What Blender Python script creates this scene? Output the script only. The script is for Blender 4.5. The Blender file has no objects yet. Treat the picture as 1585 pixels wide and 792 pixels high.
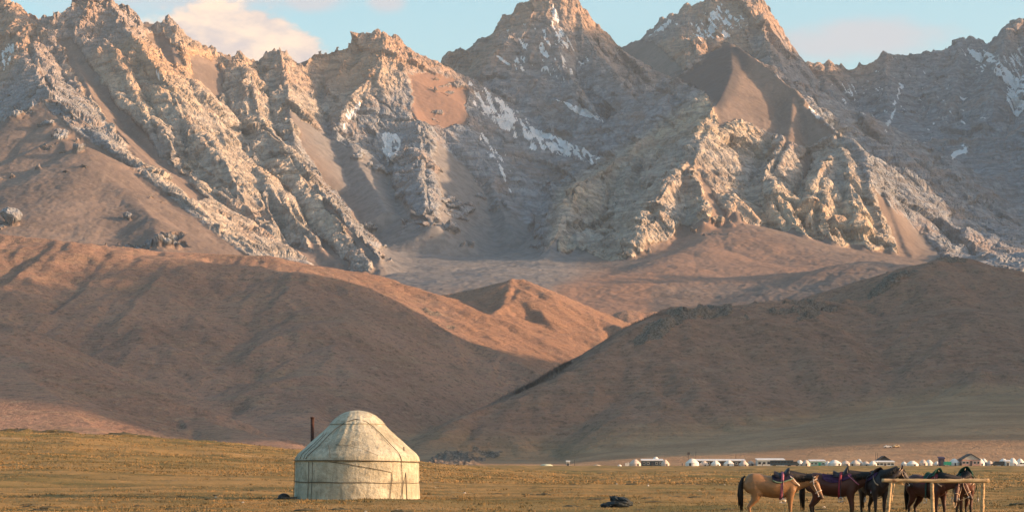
import bpy, bmesh, math, random
import numpy as np
from mathutils import Vector, Matrix
random.seed(7)
rng = np.random.default_rng(11)
R = math.radians
SC = bpy.context.scene
COL = SC.collection

# ------------------------------------------------------------------ camera, sky, sun, exposure
FPX, CX, HY, EYE = 3200.0, 792.5, 719.0, 1.63      # focal length in photo pixels, principal column, horizon row, eye height
cam_d = bpy.data.cameras.new('camera')
cam = bpy.data.objects.new('camera', cam_d)
COL.objects.link(cam)
cam.location = (0, 0, EYE)
cam.rotation_euler = (R(90), 0, 0)
cam_d.sensor_width = 36.0
cam_d.lens = 36.0 * FPX / 1585.0
cam_d.shift_y = (HY - 396.0) / 1585.0
cam_d.clip_start = 0.5
cam_d.clip_end = 60000
SC.camera = cam

SUN_AZ, SUN_EL = 98.0, 12.3
wd = bpy.data.worlds.new('World'); SC.world = wd; wd.use_nodes = True
wn, wl = wd.node_tree.nodes, wd.node_tree.links
wn.clear()
w_out = wn.new('ShaderNodeOutputWorld'); w_bg = wn.new('ShaderNodeBackground')
w_sky = wn.new('ShaderNodeTexSky'); w_sky.sky_type = 'NISHITA'; w_sky.sun_disc = False
w_sky.sun_elevation = R(SUN_EL); w_sky.sun_rotation = R(SUN_AZ)
w_sky.air_density = 1.0; w_sky.dust_density = 3.0; w_sky.ozone_density = 1.0
w_bg.inputs[1].default_value = 0.15
# clouds: soft banks over the whole sky, one lit heap of cumulus behind the left range
w_tc = wn.new('ShaderNodeTexCoord')
def wmath(op, a, b=None, c=None, clamp=False):
    n = wn.new('ShaderNodeMath'); n.operation = op; n.use_clamp = clamp
    for i, v in enumerate((a, b, c)):
        if v is None: continue
        if isinstance(v, (int, float)): n.inputs[i].default_value = v
        else: wl.new(v, n.inputs[i])
    return n.outputs[0]
w_sep = wn.new('ShaderNodeSeparateXYZ'); wl.new(w_tc.outputs['Generated'], w_sep.inputs[0])
dx, dy, dz = w_sep.outputs
w_map = wn.new('ShaderNodeMapping'); w_map.inputs['Scale'].default_value = (1, 1, 2.2)
wl.new(w_tc.outputs['Generated'], w_map.inputs[0])
def wnoise(scale, detail, rough, seed):
    n = wn.new('ShaderNodeTexNoise'); n.noise_dimensions = '4D'
    n.inputs['W'].default_value = seed
    n.inputs['Scale'].default_value = scale; n.inputs['Detail'].default_value = detail; n.inputs['Roughness'].default_value = rough
    wl.new(w_map.outputs[0], n.inputs['Vector']); return n.outputs[0]
puff = wnoise(38, 6, 0.6, 2.0)
bank = wnoise(5.0, 7, 0.55, 5.5)
def blob(px, py, rx, ry):
    """ellipse of cloud round the bearing of a photo pixel: 1 in the middle, falling through 0"""
    bx, bz = (px - CX) / FPX, (HY - py) / FPX
    n = math.sqrt(bx * bx + 1 + bz * bz); bx /= n; bz /= n
    ex = wmath('DIVIDE', wmath('SUBTRACT', dx, bx), rx / FPX)
    ez = wmath('DIVIDE', wmath('SUBTRACT', dz, bz), ry / FPX)
    q = wmath('ADD', wmath('MULTIPLY', ex, ex), wmath('MULTIPLY', ez, ez))
    front = wmath('GREATER_THAN', dy, 0.0)
    return wmath('MULTIPLY', wmath('SUBTRACT', 1.0, wmath('SQRT', q)), front)
def wmax(*a):
    r = a[0]
    for b in a[1:]: r = wmath('MAXIMUM', r, b)
    return r
def wramp(v, lo, hi):
    n = wn.new('ShaderNodeMapRange'); n.interpolation_type = 'SMOOTHSTEP'
    n.inputs['From Min'].default_value = lo; n.inputs['From Max'].default_value = hi
    wl.new(v, n.inputs['Value']); return n.outputs[0]
heap = wmax(blob(330, 62, 105, 62), blob(390, 60, 88, 56), blob(440, 78, 74, 42), blob(350, 95, 175, 42), blob(230, 70, 80, 40))
heap_m = wramp(wmath('ADD', heap, wmath('MULTIPLY', wmath('SUBTRACT', puff, 0.5), 1.5)), 0.02, 0.34)
veil = wmax(blob(290, -25, 300, 62), blob(600, 2, 42, 24), blob(480, 0, 70, 26), blob(1330, 60, 180, 40))
veil_m = wmath('MULTIPLY', wramp(wmath('ADD', veil, wmath('MULTIPLY', wmath('SUBTRACT', puff, 0.5), 1.1)), 0.0, 0.7), 0.75)
high_m = wmath('MULTIPLY', wramp(bank, 0.56, 0.75), wmath('MULTIPLY', 0.6, wramp(dz, 0.27, 0.4)))
def wmix(fac, a, b):
    n = wn.new('ShaderNodeMix'); n.data_type = 'RGBA'
    wl.new(fac, n.inputs[0])
    for i, v in ((6, a), (7, b)):
        if isinstance(v, tuple): n.inputs[i].default_value = v + (1,)
        else: wl.new(v, n.inputs[i])
    return n.outputs[2]
c = w_sky.outputs[0]
w_hs = wn.new('ShaderNodeHueSaturation'); w_hs.inputs['Hue'].default_value = 0.478; w_hs.inputs['Saturation'].default_value = 1.3; w_hs.inputs['Value'].default_value = 0.84
wl.new(c, w_hs.inputs['Color']); c = w_hs.outputs[0]
CLOUD_LIT, CLOUD_DIM, CLOUD_VEIL = (3.3, 2.4, 1.75), (2.0, 1.62, 1.55), (1.8, 1.66, 1.76)
c = wmix(wmath('MAXIMUM', veil_m, high_m), c, CLOUD_VEIL)
lit = wmix(wramp(wmath('ADD', puff, wmath('MULTIPLY', heap, 0.0)), 0.36, 0.62), CLOUD_DIM, CLOUD_LIT)
c = wmix(wmath('MULTIPLY', heap_m, 0.92), c, lit)
wl.new(c, w_bg.inputs[0]); wl.new(w_bg.outputs[0], w_out.inputs[0])

sun_d = bpy.data.lights.new('sun', 'SUN'); sun = bpy.data.objects.new('sun', sun_d); COL.objects.link(sun)
sun_d.energy = 4.7; sun_d.angle = R(1.0); sun_d.color = (1.0, 0.60, 0.33)
SDIR = Vector((math.sin(R(SUN_AZ)) * math.cos(R(SUN_EL)), math.cos(R(SUN_AZ)) * math.cos(R(SUN_EL)), math.sin(R(SUN_EL))))
sun.rotation_euler = SDIR.to_track_quat('Z', 'Y').to_euler()
SC.view_settings.view_transform = 'Standard'; SC.view_settings.look = 'None'
SC.view_settings.gamma = 1.0; SC.view_settings.exposure = 1.38
SC.cycles.max_bounces = 6; SC.cycles.volume_bounces = 1
HAZE_DENSITY = 2.1e-5

# ------------------------------------------------------------------ helpers
def at(px, py, Y):
    return Vector(((px - CX) / FPX * Y, Y, EYE + (HY - py) / FPX * Y))
def hsh(ix, iy, iz, seed):
    h = (ix.astype(np.uint32) * np.uint32(374761393) + iy.astype(np.uint32) * np.uint32(668265263)
         + iz.astype(np.uint32) * np.uint32(2147483647 & 0x5bd1e995) + np.uint32((seed * 974711 + 12345) & 0xffffffff))
    h = (h ^ (h >> np.uint32(13))) * np.uint32(1274126177)
    h = (h ^ (h >> np.uint32(15))) * np.uint32(2246822519)
    return ((h ^ (h >> np.uint32(16))) & np.uint32(0xffffff)).astype(np.float32) / np.float32(0xffffff)
def vn3(x, y, z, seed=0):
    """value noise 0..1"""
    xi, yi, zi = np.floor(x), np.floor(y), np.floor(z)
    fx, fy, fz = (x - xi).astype(np.float32), (y - yi).astype(np.float32), (z - zi).astype(np.float32)
    xi, yi, zi = xi.astype(np.int64), yi.astype(np.int64), zi.astype(np.int64)
    fx = fx * fx * fx * (fx * (fx * 6 - 15) + 10); fy = fy * fy * fy * (fy * (fy * 6 - 15) + 10); fz = fz * fz * fz * (fz * (fz * 6 - 15) + 10)
    r = 0
    for a in (0, 1):
        wa = fx if a else 1 - fx
        for b in (0, 1):
            wb = wa * (fy if b else 1 - fy)
            for c_ in (0, 1):
                r = r + wb * (fz if c_ else 1 - fz) * hsh(xi + a, yi + b, zi + c_, seed)
    return r
def vn2(x, y, seed=0):
    xi, yi = np.floor(x), np.floor(y)
    fx, fy = (x - xi).astype(np.float32), (y - yi).astype(np.float32)
    xi, yi = xi.astype(np.int64), yi.astype(np.int64)
    fx = fx * fx * fx * (fx * (fx * 6 - 15) + 10); fy = fy * fy * fy * (fy * (fy * 6 - 15) + 10)
    o = np.zeros_like(xi)
    return ((1 - fx) * ((1 - fy) * hsh(xi, yi, o, seed) + fy * hsh(xi, yi + 1, o, seed))
            + fx * ((1 - fy) * hsh(xi + 1, yi, o, seed) + fy * hsh(xi + 1, yi + 1, o, seed)))
def fbm2(x, y, o=4, seed=0, g=0.5):
    r = 0; a = 1; t = 0
    for i in range(o):
        r = r + a * (vn2(x, y, seed + i) * 2 - 1); t += a; a *= g; x = x * 2.03 + 17.3; y = y * 2.03 - 9.1
    return r / t
def fbm3(x, y, z, o=4, seed=0, g=0.5, ridged=False):
    r = 0; a = 1; t = 0
    for i in range(o):
        n = vn3(x, y, z, seed + i) * 2 - 1
        if ridged: n = 1 - 2 * np.abs(n)
        r = r + a * n; t += a; a *= g; x = x * 2.03 + 17.3; y = y * 2.03 - 9.1; z = z * 2.03 + 4.7
    return r / t
def sstep(a, b, v):
    t = np.clip((v - a) / (b - a), 0, 1); return t * t * (3 - 2 * t)
def smax(a, b, k):
    return np.maximum(a, b) + np.maximum(k - np.abs(a - b), 0) ** 2 / (4 * k)

def erosion(x, y, gx, gy, lam, octs=5, amp=0.12, gain=0.5, branch=1.6, seed=3, sharp=0.0):
    """ribs and gullies that run down the local slope; returns height offset"""
    h = np.zeros_like(x); dxh = np.zeros_like(x); dyh = np.zeros_like(x)
    px, py = x / lam, y / lam; a = 1.0; f = 1.0
    for o in range(octs):
        sx, sy = gx + dxh * branch, gy + dyh * branch
        m = np.sqrt(sx * sx + sy * sy) + 1e-6
        k = np.minimum(m * 2.0, 1.0) / m
        dx_, dy_ = -sy * k, sx * k                       # across the slope
        qx, qy = px * f + o * 7.7, py * f - o * 3.1
        ix, iy = np.floor(qx), np.floor(qy); fx, fy = qx - ix, qy - iy
        ix = ix.astype(np.int64); iy = iy.astype(np.int64); z0 = np.zeros_like(ix)
        va = 0; vx = 0; vy = 0; wt = 0
        for i in (-1, 0, 1, 2):
            for j in (-1, 0, 1, 2):
                h1 = hsh(ix + i, iy + j, z0, seed + o); h2 = hsh(ix + i, iy + j, z0 + 5, seed + o)
                ax = fx - i - h1 * 0.7 + 0.1; ay = fy - j - h2 * 0.7 + 0.1
                w = np.exp(-2.0 * (ax * ax + ay * ay)); wt = wt + w
                ph = (ax * dx_ + ay * dy_) * (2 * math.pi) * 0.9
                va = va + np.cos(ph) * w
                s = -np.sin(ph) * w; vx = vx + s * dx_; vy = vy + s * dy_
        h = h + a * (va / wt * (1 - sharp) + sharp * (1 - 2.2 * np.abs(va / wt)))
        dxh = dxh + vx / wt * a * f * amp * 2; dyh = dyh + vy / wt * a * f * amp * 2
        a *= gain; f *= 2.0
    return h * lam * amp

def facet3(x, y, z, seed=0):
    """broken-rock relief: every cell is its own tilted plane, with steps and cracks between cells; returns height, crack 0..1"""
    xi, yi, zi = np.floor(x - 0.5), np.floor(y - 0.5), np.floor(z - 0.5)
    X, Y, Z = (x - xi).astype(np.float32), (y - yi).astype(np.float32), (z - zi).astype(np.float32)
    xi, yi, zi = xi.astype(np.int64), yi.astype(np.int64), zi.astype(np.int64)
    d1 = np.full(x.shape, 9.0, np.float32); d2 = d1.copy(); val = np.zeros(x.shape, np.float32)
    for a in (0, 1):
        for b in (0, 1):
            for c_ in (0, 1):
                h = hsh(xi + a, yi + b, zi + c_, seed); h2 = (h * 61.7) % 1.0; h3 = (h * 523.3) % 1.0
                ox, oy, oz = X - a - h, Y - b - h2, Z - c_ - h3
                d = ox * ox + oy * oy + oz * oz
                v = ox * (h3 * 2 - 1) * 1.3 + oy * (h * 2 - 1) * 1.3 + oz * (h2 * 2 - 1) * 1.3 + ((h * 97.1) % 1.0 - 0.5) * 0.9
                near = d < d1
                d2 = np.where(near, d1, np.minimum(d2, d)); val = np.where(near, v, val); d1 = np.where(near, d, d1)
    return val, np.clip(1 - (np.sqrt(d2) - np.sqrt(d1)) * 6, 0, 1)

def seg_ridge(x, y, pts, sr, sl, r=10.0, toe=None, K=1.0):
    """height under a crest line pts [(x,y,z)...]; sr/sl: slope right/left of the walking direction"""
    best = np.full(x.shape, -1e9, np.float32)
    for (a, b) in zip(pts[:-1], pts[1:]):
        ex, ey = b[0] - a[0], b[1] - a[1]; L2 = ex * ex + ey * ey + 1e-9
        tu = ((x - a[0]) * ex + (y - a[1]) * ey) / L2; t = np.clip(tu, 0, 1)
        qx, qy = x - (a[0] + t * ex), y - (a[1] + t * ey)
        d = np.sqrt(qx * qx + qy * qy)
        if K > 1:      # past its ends a crest falls away faster than down its flanks
            over = np.abs(tu - t) * math.sqrt(L2); d = np.sqrt(d * d + over * over * (K * K - 1))
        side = (ex * qy - ey * qx)                       # >0: left
        m = np.sqrt(L2)
        w = np.clip(side / (m * (d * 0.5 + 1.0)) * 0.5 + 0.5, 0, 1)
        s = sr * (1 - w) + sl * w
        dd = np.sqrt(d * d + r * r) - r
        if toe is not None:
            t0, q = toe
            dd = np.where(dd > t0, t0 + (dd - t0) * q, dd)
        best = np.maximum(best, a[2] + t * (b[2] - a[2]) - s * dd)
    return best
def P3(lst):
    """[(px,py,km)] -> world points; a missing distance is interpolated"""
    n = len(lst); ys = [None if len(p) < 3 else p[2] for p in lst]
    idx = [i for i in range(n) if ys[i] is not None]
    ys = np.interp(range(n), idx, [ys[i] for i in idx])
    return [tuple(at(p[0], p[1], y * 1000)) for p, y in zip(lst, ys)]
def polymask(px, py, poly, feather):
    """1 inside the outline, 0 outside, soft edge"""
    ins = np.zeros(px.shape, bool); dmin = np.full(px.shape, 1e9, np.float32); n = len(poly)
    for i in range(n):
        x1, y1 = poly[i]; x2, y2 = poly[(i + 1) % n]
        if y1 != y2:
            ins ^= ((y1 > py) != (y2 > py)) & (px < (x2 - x1) * (py - y1) / (y2 - y1) + x1)
        ex, ey = x2 - x1, y2 - y1
        t = np.clip(((px - x1) * ex + (py - y1) * ey) / (ex * ex + ey * ey + 1e-9), 0, 1)
        dmin = np.minimum(dmin, np.hypot(px - x1 - t * ex, py - y1 - t * ey))
    sd = np.where(ins, dmin, -dmin)
    return sstep(-feather, feather, sd)

def grid_mesh(name, X, Y, Z, attrs=None, smooth=True):
    nr, nc = X.shape
    me = bpy.data.meshes.new(name)
    V = np.stack([X, Y, Z], -1).reshape(-1, 3).astype(np.float32)
    i = np.arange(nr * nc, dtype=np.int32).reshape(nr, nc)
    q = np.stack([i[:-1, :-1], i[:-1, 1:], i[1:, 1:], i[1:, :-1]], -1).reshape(-1, 4)
    me.vertices.add(len(V)); me.vertices.foreach_set('co', V.ravel())
    me.loops.add(q.size); me.loops.foreach_set('vertex_index', q.ravel())
    me.polygons.add(len(q)); me.polygons.foreach_set('loop_start', np.arange(0, q.size, 4, dtype=np.int32))
    if smooth: me.polygons.foreach_set('use_smooth', np.ones(len(q), bool))
    for k, v in (attrs or {}).items():
        at_ = me.attributes.new(k, 'FLOAT', 'POINT'); at_.data.foreach_set('value', v.astype(np.float32).ravel())
    me.update(calc_edges=True)
    o = bpy.data.objects.new(name, me); COL.objects.link(o); return o

class NT:
    """small node-tree writer"""
    def __init__(s, name):
        s.m = bpy.data.materials.new(name); s.m.use_nodes = True
        s.n, s.l = s.m.node_tree.nodes, s.m.node_tree.links; s.n.clear()
        s.out = s.n.new('ShaderNodeOutputMaterial'); s.b = s.n.new('ShaderNodeBsdfPrincipled')
        s.l.new(s.b.outputs[0], s.out.inputs[0]); s.b.inputs['Specular IOR Level'].default_value = 0.25
        s.tc = s.n.new('ShaderNodeTexCoord')
    def set(s, k, v):
        i = s.b.inputs[k]
        if hasattr(v, 'links'): s.l.new(v, i)
        else: i.default_value = v if not isinstance(v, tuple) or len(v) == 4 else v + (1,)
    def attr(s, name):
        a = s.n.new('ShaderNodeAttribute'); a.attribute_name = name; return a.outputs['Fac']
    def vec(s, scale=(1, 1, 1), rot=(0, 0, 0), src='Object'):
        m = s.n.new('ShaderNodeMapping'); m.inputs['Scale'].default_value = scale; m.inputs['Rotation'].default_value = rot
        s.l.new(s.tc.outputs[src], m.inputs[0]); return m.outputs[0]
    def noise(s, scale, detail=4, rough=0.55, vec=None, dist=0.0, kind='FBM'):
        n = s.n.new('ShaderNodeTexNoise'); n.inputs['Scale'].default_value = scale; n.inputs['Detail'].default_value = detail
        n.inputs['Roughness'].default_value = rough; n.inputs['Distortion'].default_value = dist
        s.l.new(vec if vec is not None else s.tc.outputs['Object'], n.inputs['Vector']); return n.outputs[0]
    def voro(s, scale, vec=None, feature='F1', out='Distance'):
        n = s.n.new('ShaderNodeTexVoronoi'); n.feature = feature; n.inputs['Scale'].default_value = scale
        s.l.new(vec if vec is not None else s.tc.outputs['Object'], n.inputs['Vector']); return n.outputs[out]
    def math(s, op, a, b=None, clamp=False):
        n = s.n.new('ShaderNodeMath'); n.operation = op; n.use_clamp = clamp
        for i, v in enumerate((a, b)):
            if v is None: continue
            if isinstance(v, (int, float)): n.inputs[i].default_value = v
            else: s.l.new(v, n.inputs[i])
        return n.outputs[0]
    def ramp(s, v, lo, hi, a=0.0, b=1.0):
        n = s.n.new('ShaderNodeMapRange'); n.interpolation_type = 'SMOOTHSTEP'
        for k, q in (('From Min', lo), ('From Max', hi), ('To Min', a), ('To Max', b)): n.inputs[k].default_value = q
        s.l.new(v, n.inputs['Value']); return n.outputs[0]
    def mix(s, f, a, b, mode='MIX'):
        n = s.n.new('ShaderNodeMix'); n.data_type = 'RGBA'; n.blend_type = mode
        for i, v in ((0, f), (6, a), (7, b)):
            if isinstance(v, tuple): n.inputs[i].default_value = v + (1,)
            elif isinstance(v, (int, float)): n.inputs[i].default_value = v
            else: s.l.new(v, n.inputs[i])
        return n.outputs[2]
    def bump(s, h, dist, strength=1.0):
        n = s.n.new('ShaderNodeBump'); n.inputs['Distance'].default_value = dist; n.inputs['Strength'].default_value = strength
        s.l.new(h, n.inputs['Height']); s.l.new(n.outputs[0], s.b.inputs['Normal'])
def simple_mat(name, col, rough=0.8, var=0.15, scale=8.0, bump=0.0, metal=0.0, col2=None):
    t = NT(name); n = t.noise(scale, 5, 0.6)
    lo = tuple(c_ * (1 - var) for c_ in col); hi = tuple(min(1, c_ * (1 + var)) for c_ in (col2 or col))
    t.set('Base Color', t.mix(t.ramp(n, 0.3, 0.7), lo, hi)); t.set('Roughness', rough); t.set('Metallic', metal)
    if bump: t.bump(n, bump)
    return t.m

# ------------------------------------------------------------------ ground height of the plain
EDGE = np.array([(-400, 660), (-200, 668), (0, 671.5), (100, 673), (200, 679), (300, 685), (400, 691), (470, 697), (560, 704), (650, 709.5), (720, 713.5), (800, 716.5), (900, 719), (2600, 719)], float)
def ground_h(x, y):
    yy = np.maximum(y, 5.0); px = CX + FPX * x / yy
    edge = np.interp(px, EDGE[:, 0], EDGE[:, 1])
    h0 = (HY - edge) / FPX * 350.0 + 1.6 * sstep(900, 450, px)
    f = sstep(95, 345, y) * (1 - 0.75 * sstep(355, 620, y))
    z = h0 * f
    far = sstep(380, 960, y)
    z = z + 1.0 * far
    z = z + 0.24 * fbm2(x / 9, y / 9, 3, 40) * sstep(20, 60, y) * (1 + 1.5 * sstep(120, 300, y))
    z = z + 0.05 * fbm2(x / 1.6, y / 1.6, 2, 44)
    keep = np.exp(-(((x + 7.5) / 6) ** 2 + ((y - 100) / 6) ** 2)) + np.exp(-(((x - 17) / 14) ** 2 + ((y - 57) / 7) ** 2))
    z = z * (1 - np.clip(keep * 1.4, 0, 1))
    return z
def gz(x, y):
    return float(ground_h(np.array([float(x)]), np.array([float(y)]))[0])

# ------------------------------------------------------------------ crest lines (photo column, photo row, distance in km)
HILLS = [  # (points, slope right, slope left, rounding, toe)
    # right hill
    (P3([(640, 735, 1.5), (668, 710, 1.55), (690, 685), (720, 656), (760, 627), (830, 593, 1.75), (880, 566), (960, 531, 1.86), (1010, 499, 1.9), (1060, 482), (1130, 474, 2.0), (1200, 467), (1270, 465), (1318, 474, 2.12), (1345, 462), (1372, 434), (1395, 424, 2.2), (1420, 424), (1440, 413), (1470, 403, 2.25), (1500, 411), (1530, 420), (1585, 423, 2.3), (1700, 405, 2.4), (1900, 420, 2.4)]), 0.37, 0.5, 14, (430, 0.62)),
    (P3([(1470, 403, 2.25), (1500, 480, 2.05), (1540, 560, 1.85), (1600, 610, 1.7), (1680, 640, 1.6)]), 0.34, 0.34, 60, None),
    (P3([(1060, 482, 1.95), (1020, 560, 1.82), (985, 640, 1.66)]), 0.75, 0.4, 50, None),
    # left hill
    (P3([(-160, 335, 2.7), (-60, 352), (0, 363, 2.6), (60, 370), (150, 382), (200, 390, 2.55), (240, 402), (330, 408), (440, 421, 2.45), (500, 429), (545, 452, 2.4), (600, 470), (640, 484, 2.36), (700, 514, 2.33), (770, 551, 2.28), (835, 585, 2.22), (870, 615, 2.15)]), 0.27, 0.8, 22, (550, 0.9)),
    (P3([(500, 429, 2.45), (520, 500, 2.2), (505, 580, 1.95), (480, 640, 1.75), (470, 690, 1.55)]), 0.30, 0.62, 60, None),
    (P3([(230, 400, 2.5), (250, 460, 2.3), (230, 540, 2.05), (200, 600, 1.85)]), 0.32, 0.4, 60, None),
    (P3([(-160, 455, 2.0), (-80, 488, 1.95), (0, 515, 1.85), (60, 552), (120, 588, 1.75), (200, 623, 1.62), (270, 642), (340, 661, 1.42), (460, 694, 1.2), (560, 712, 1.05)]), 0.16, 0.4, 14, None),
    # ridge behind the left hill
    (P3([(150, 384, 3.0), (240, 389), (300, 391), (400, 396, 2.95), (480, 412), (560, 424, 3.0), (610, 440), (660, 452), (695, 462, 3.15), (715, 476, 3.12)]), 0.36, 0.5, 14, None),
    # triangular hill
    (P3([(668, 462, 3.3), (690, 457, 3.3), (740, 447), (775, 438), (800, 435, 3.2), (825, 443), (850, 455), (900, 480, 3.1), (950, 503), (990, 519, 2.95), (1015, 532)]), 0.50, 0.5, 8, None),
    (P3([(800, 436, 3.2), (790, 455, 3.1), (775, 478, 3.0), (756, 508, 2.88), (740, 538, 2.75)]), 0.80, 0.42, 8, None),
]
RIGHT_HILL = [None]
def hills_base(x, y):
    h = np.full(x.shape, -1e9, np.float32)
    for k, (pts, sr, sl, r, toe) in enumerate(HILLS):
        if k == 3: RIGHT_HILL[0] = h
        h = smax(h, seg_ridge(x, y, pts, sr, sl, r, toe, 2.0 if k in (0, 3) else 1.0), 14.0)
    # floor of the side valley and the apron that rises behind the camp on the right
    u = x / np.maximum(y, 1)
    mid = np.interp(y, [900, 985, 1250, 1600, 2000, 2800, 3300, 3500, 3900], [-3, 1, 2.5, 5, 22, 80, 190, 258, 310])
    right = 1.0 + np.minimum(np.maximum(y - 985, 0), 620) * (0.022 + 0.062 * sstep(0.04, 0.25, u)) + 2.2 * fbm2(x / 130, y / 40, 3, 71) * sstep(1000, 1250, y)
    left = np.where(u < -0.02, -6 * sstep(-0.02, -0.08, u) + np.maximum(y - 1150, 0) * 0.03, -50)
    ap = np.where(y < 985, 1.0 - (985 - y) * 0.03, np.maximum(np.maximum(mid, left), right * sstep(-0.01, 0.07, u)))
    return smax(h, ap, 10.0), ap

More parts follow.
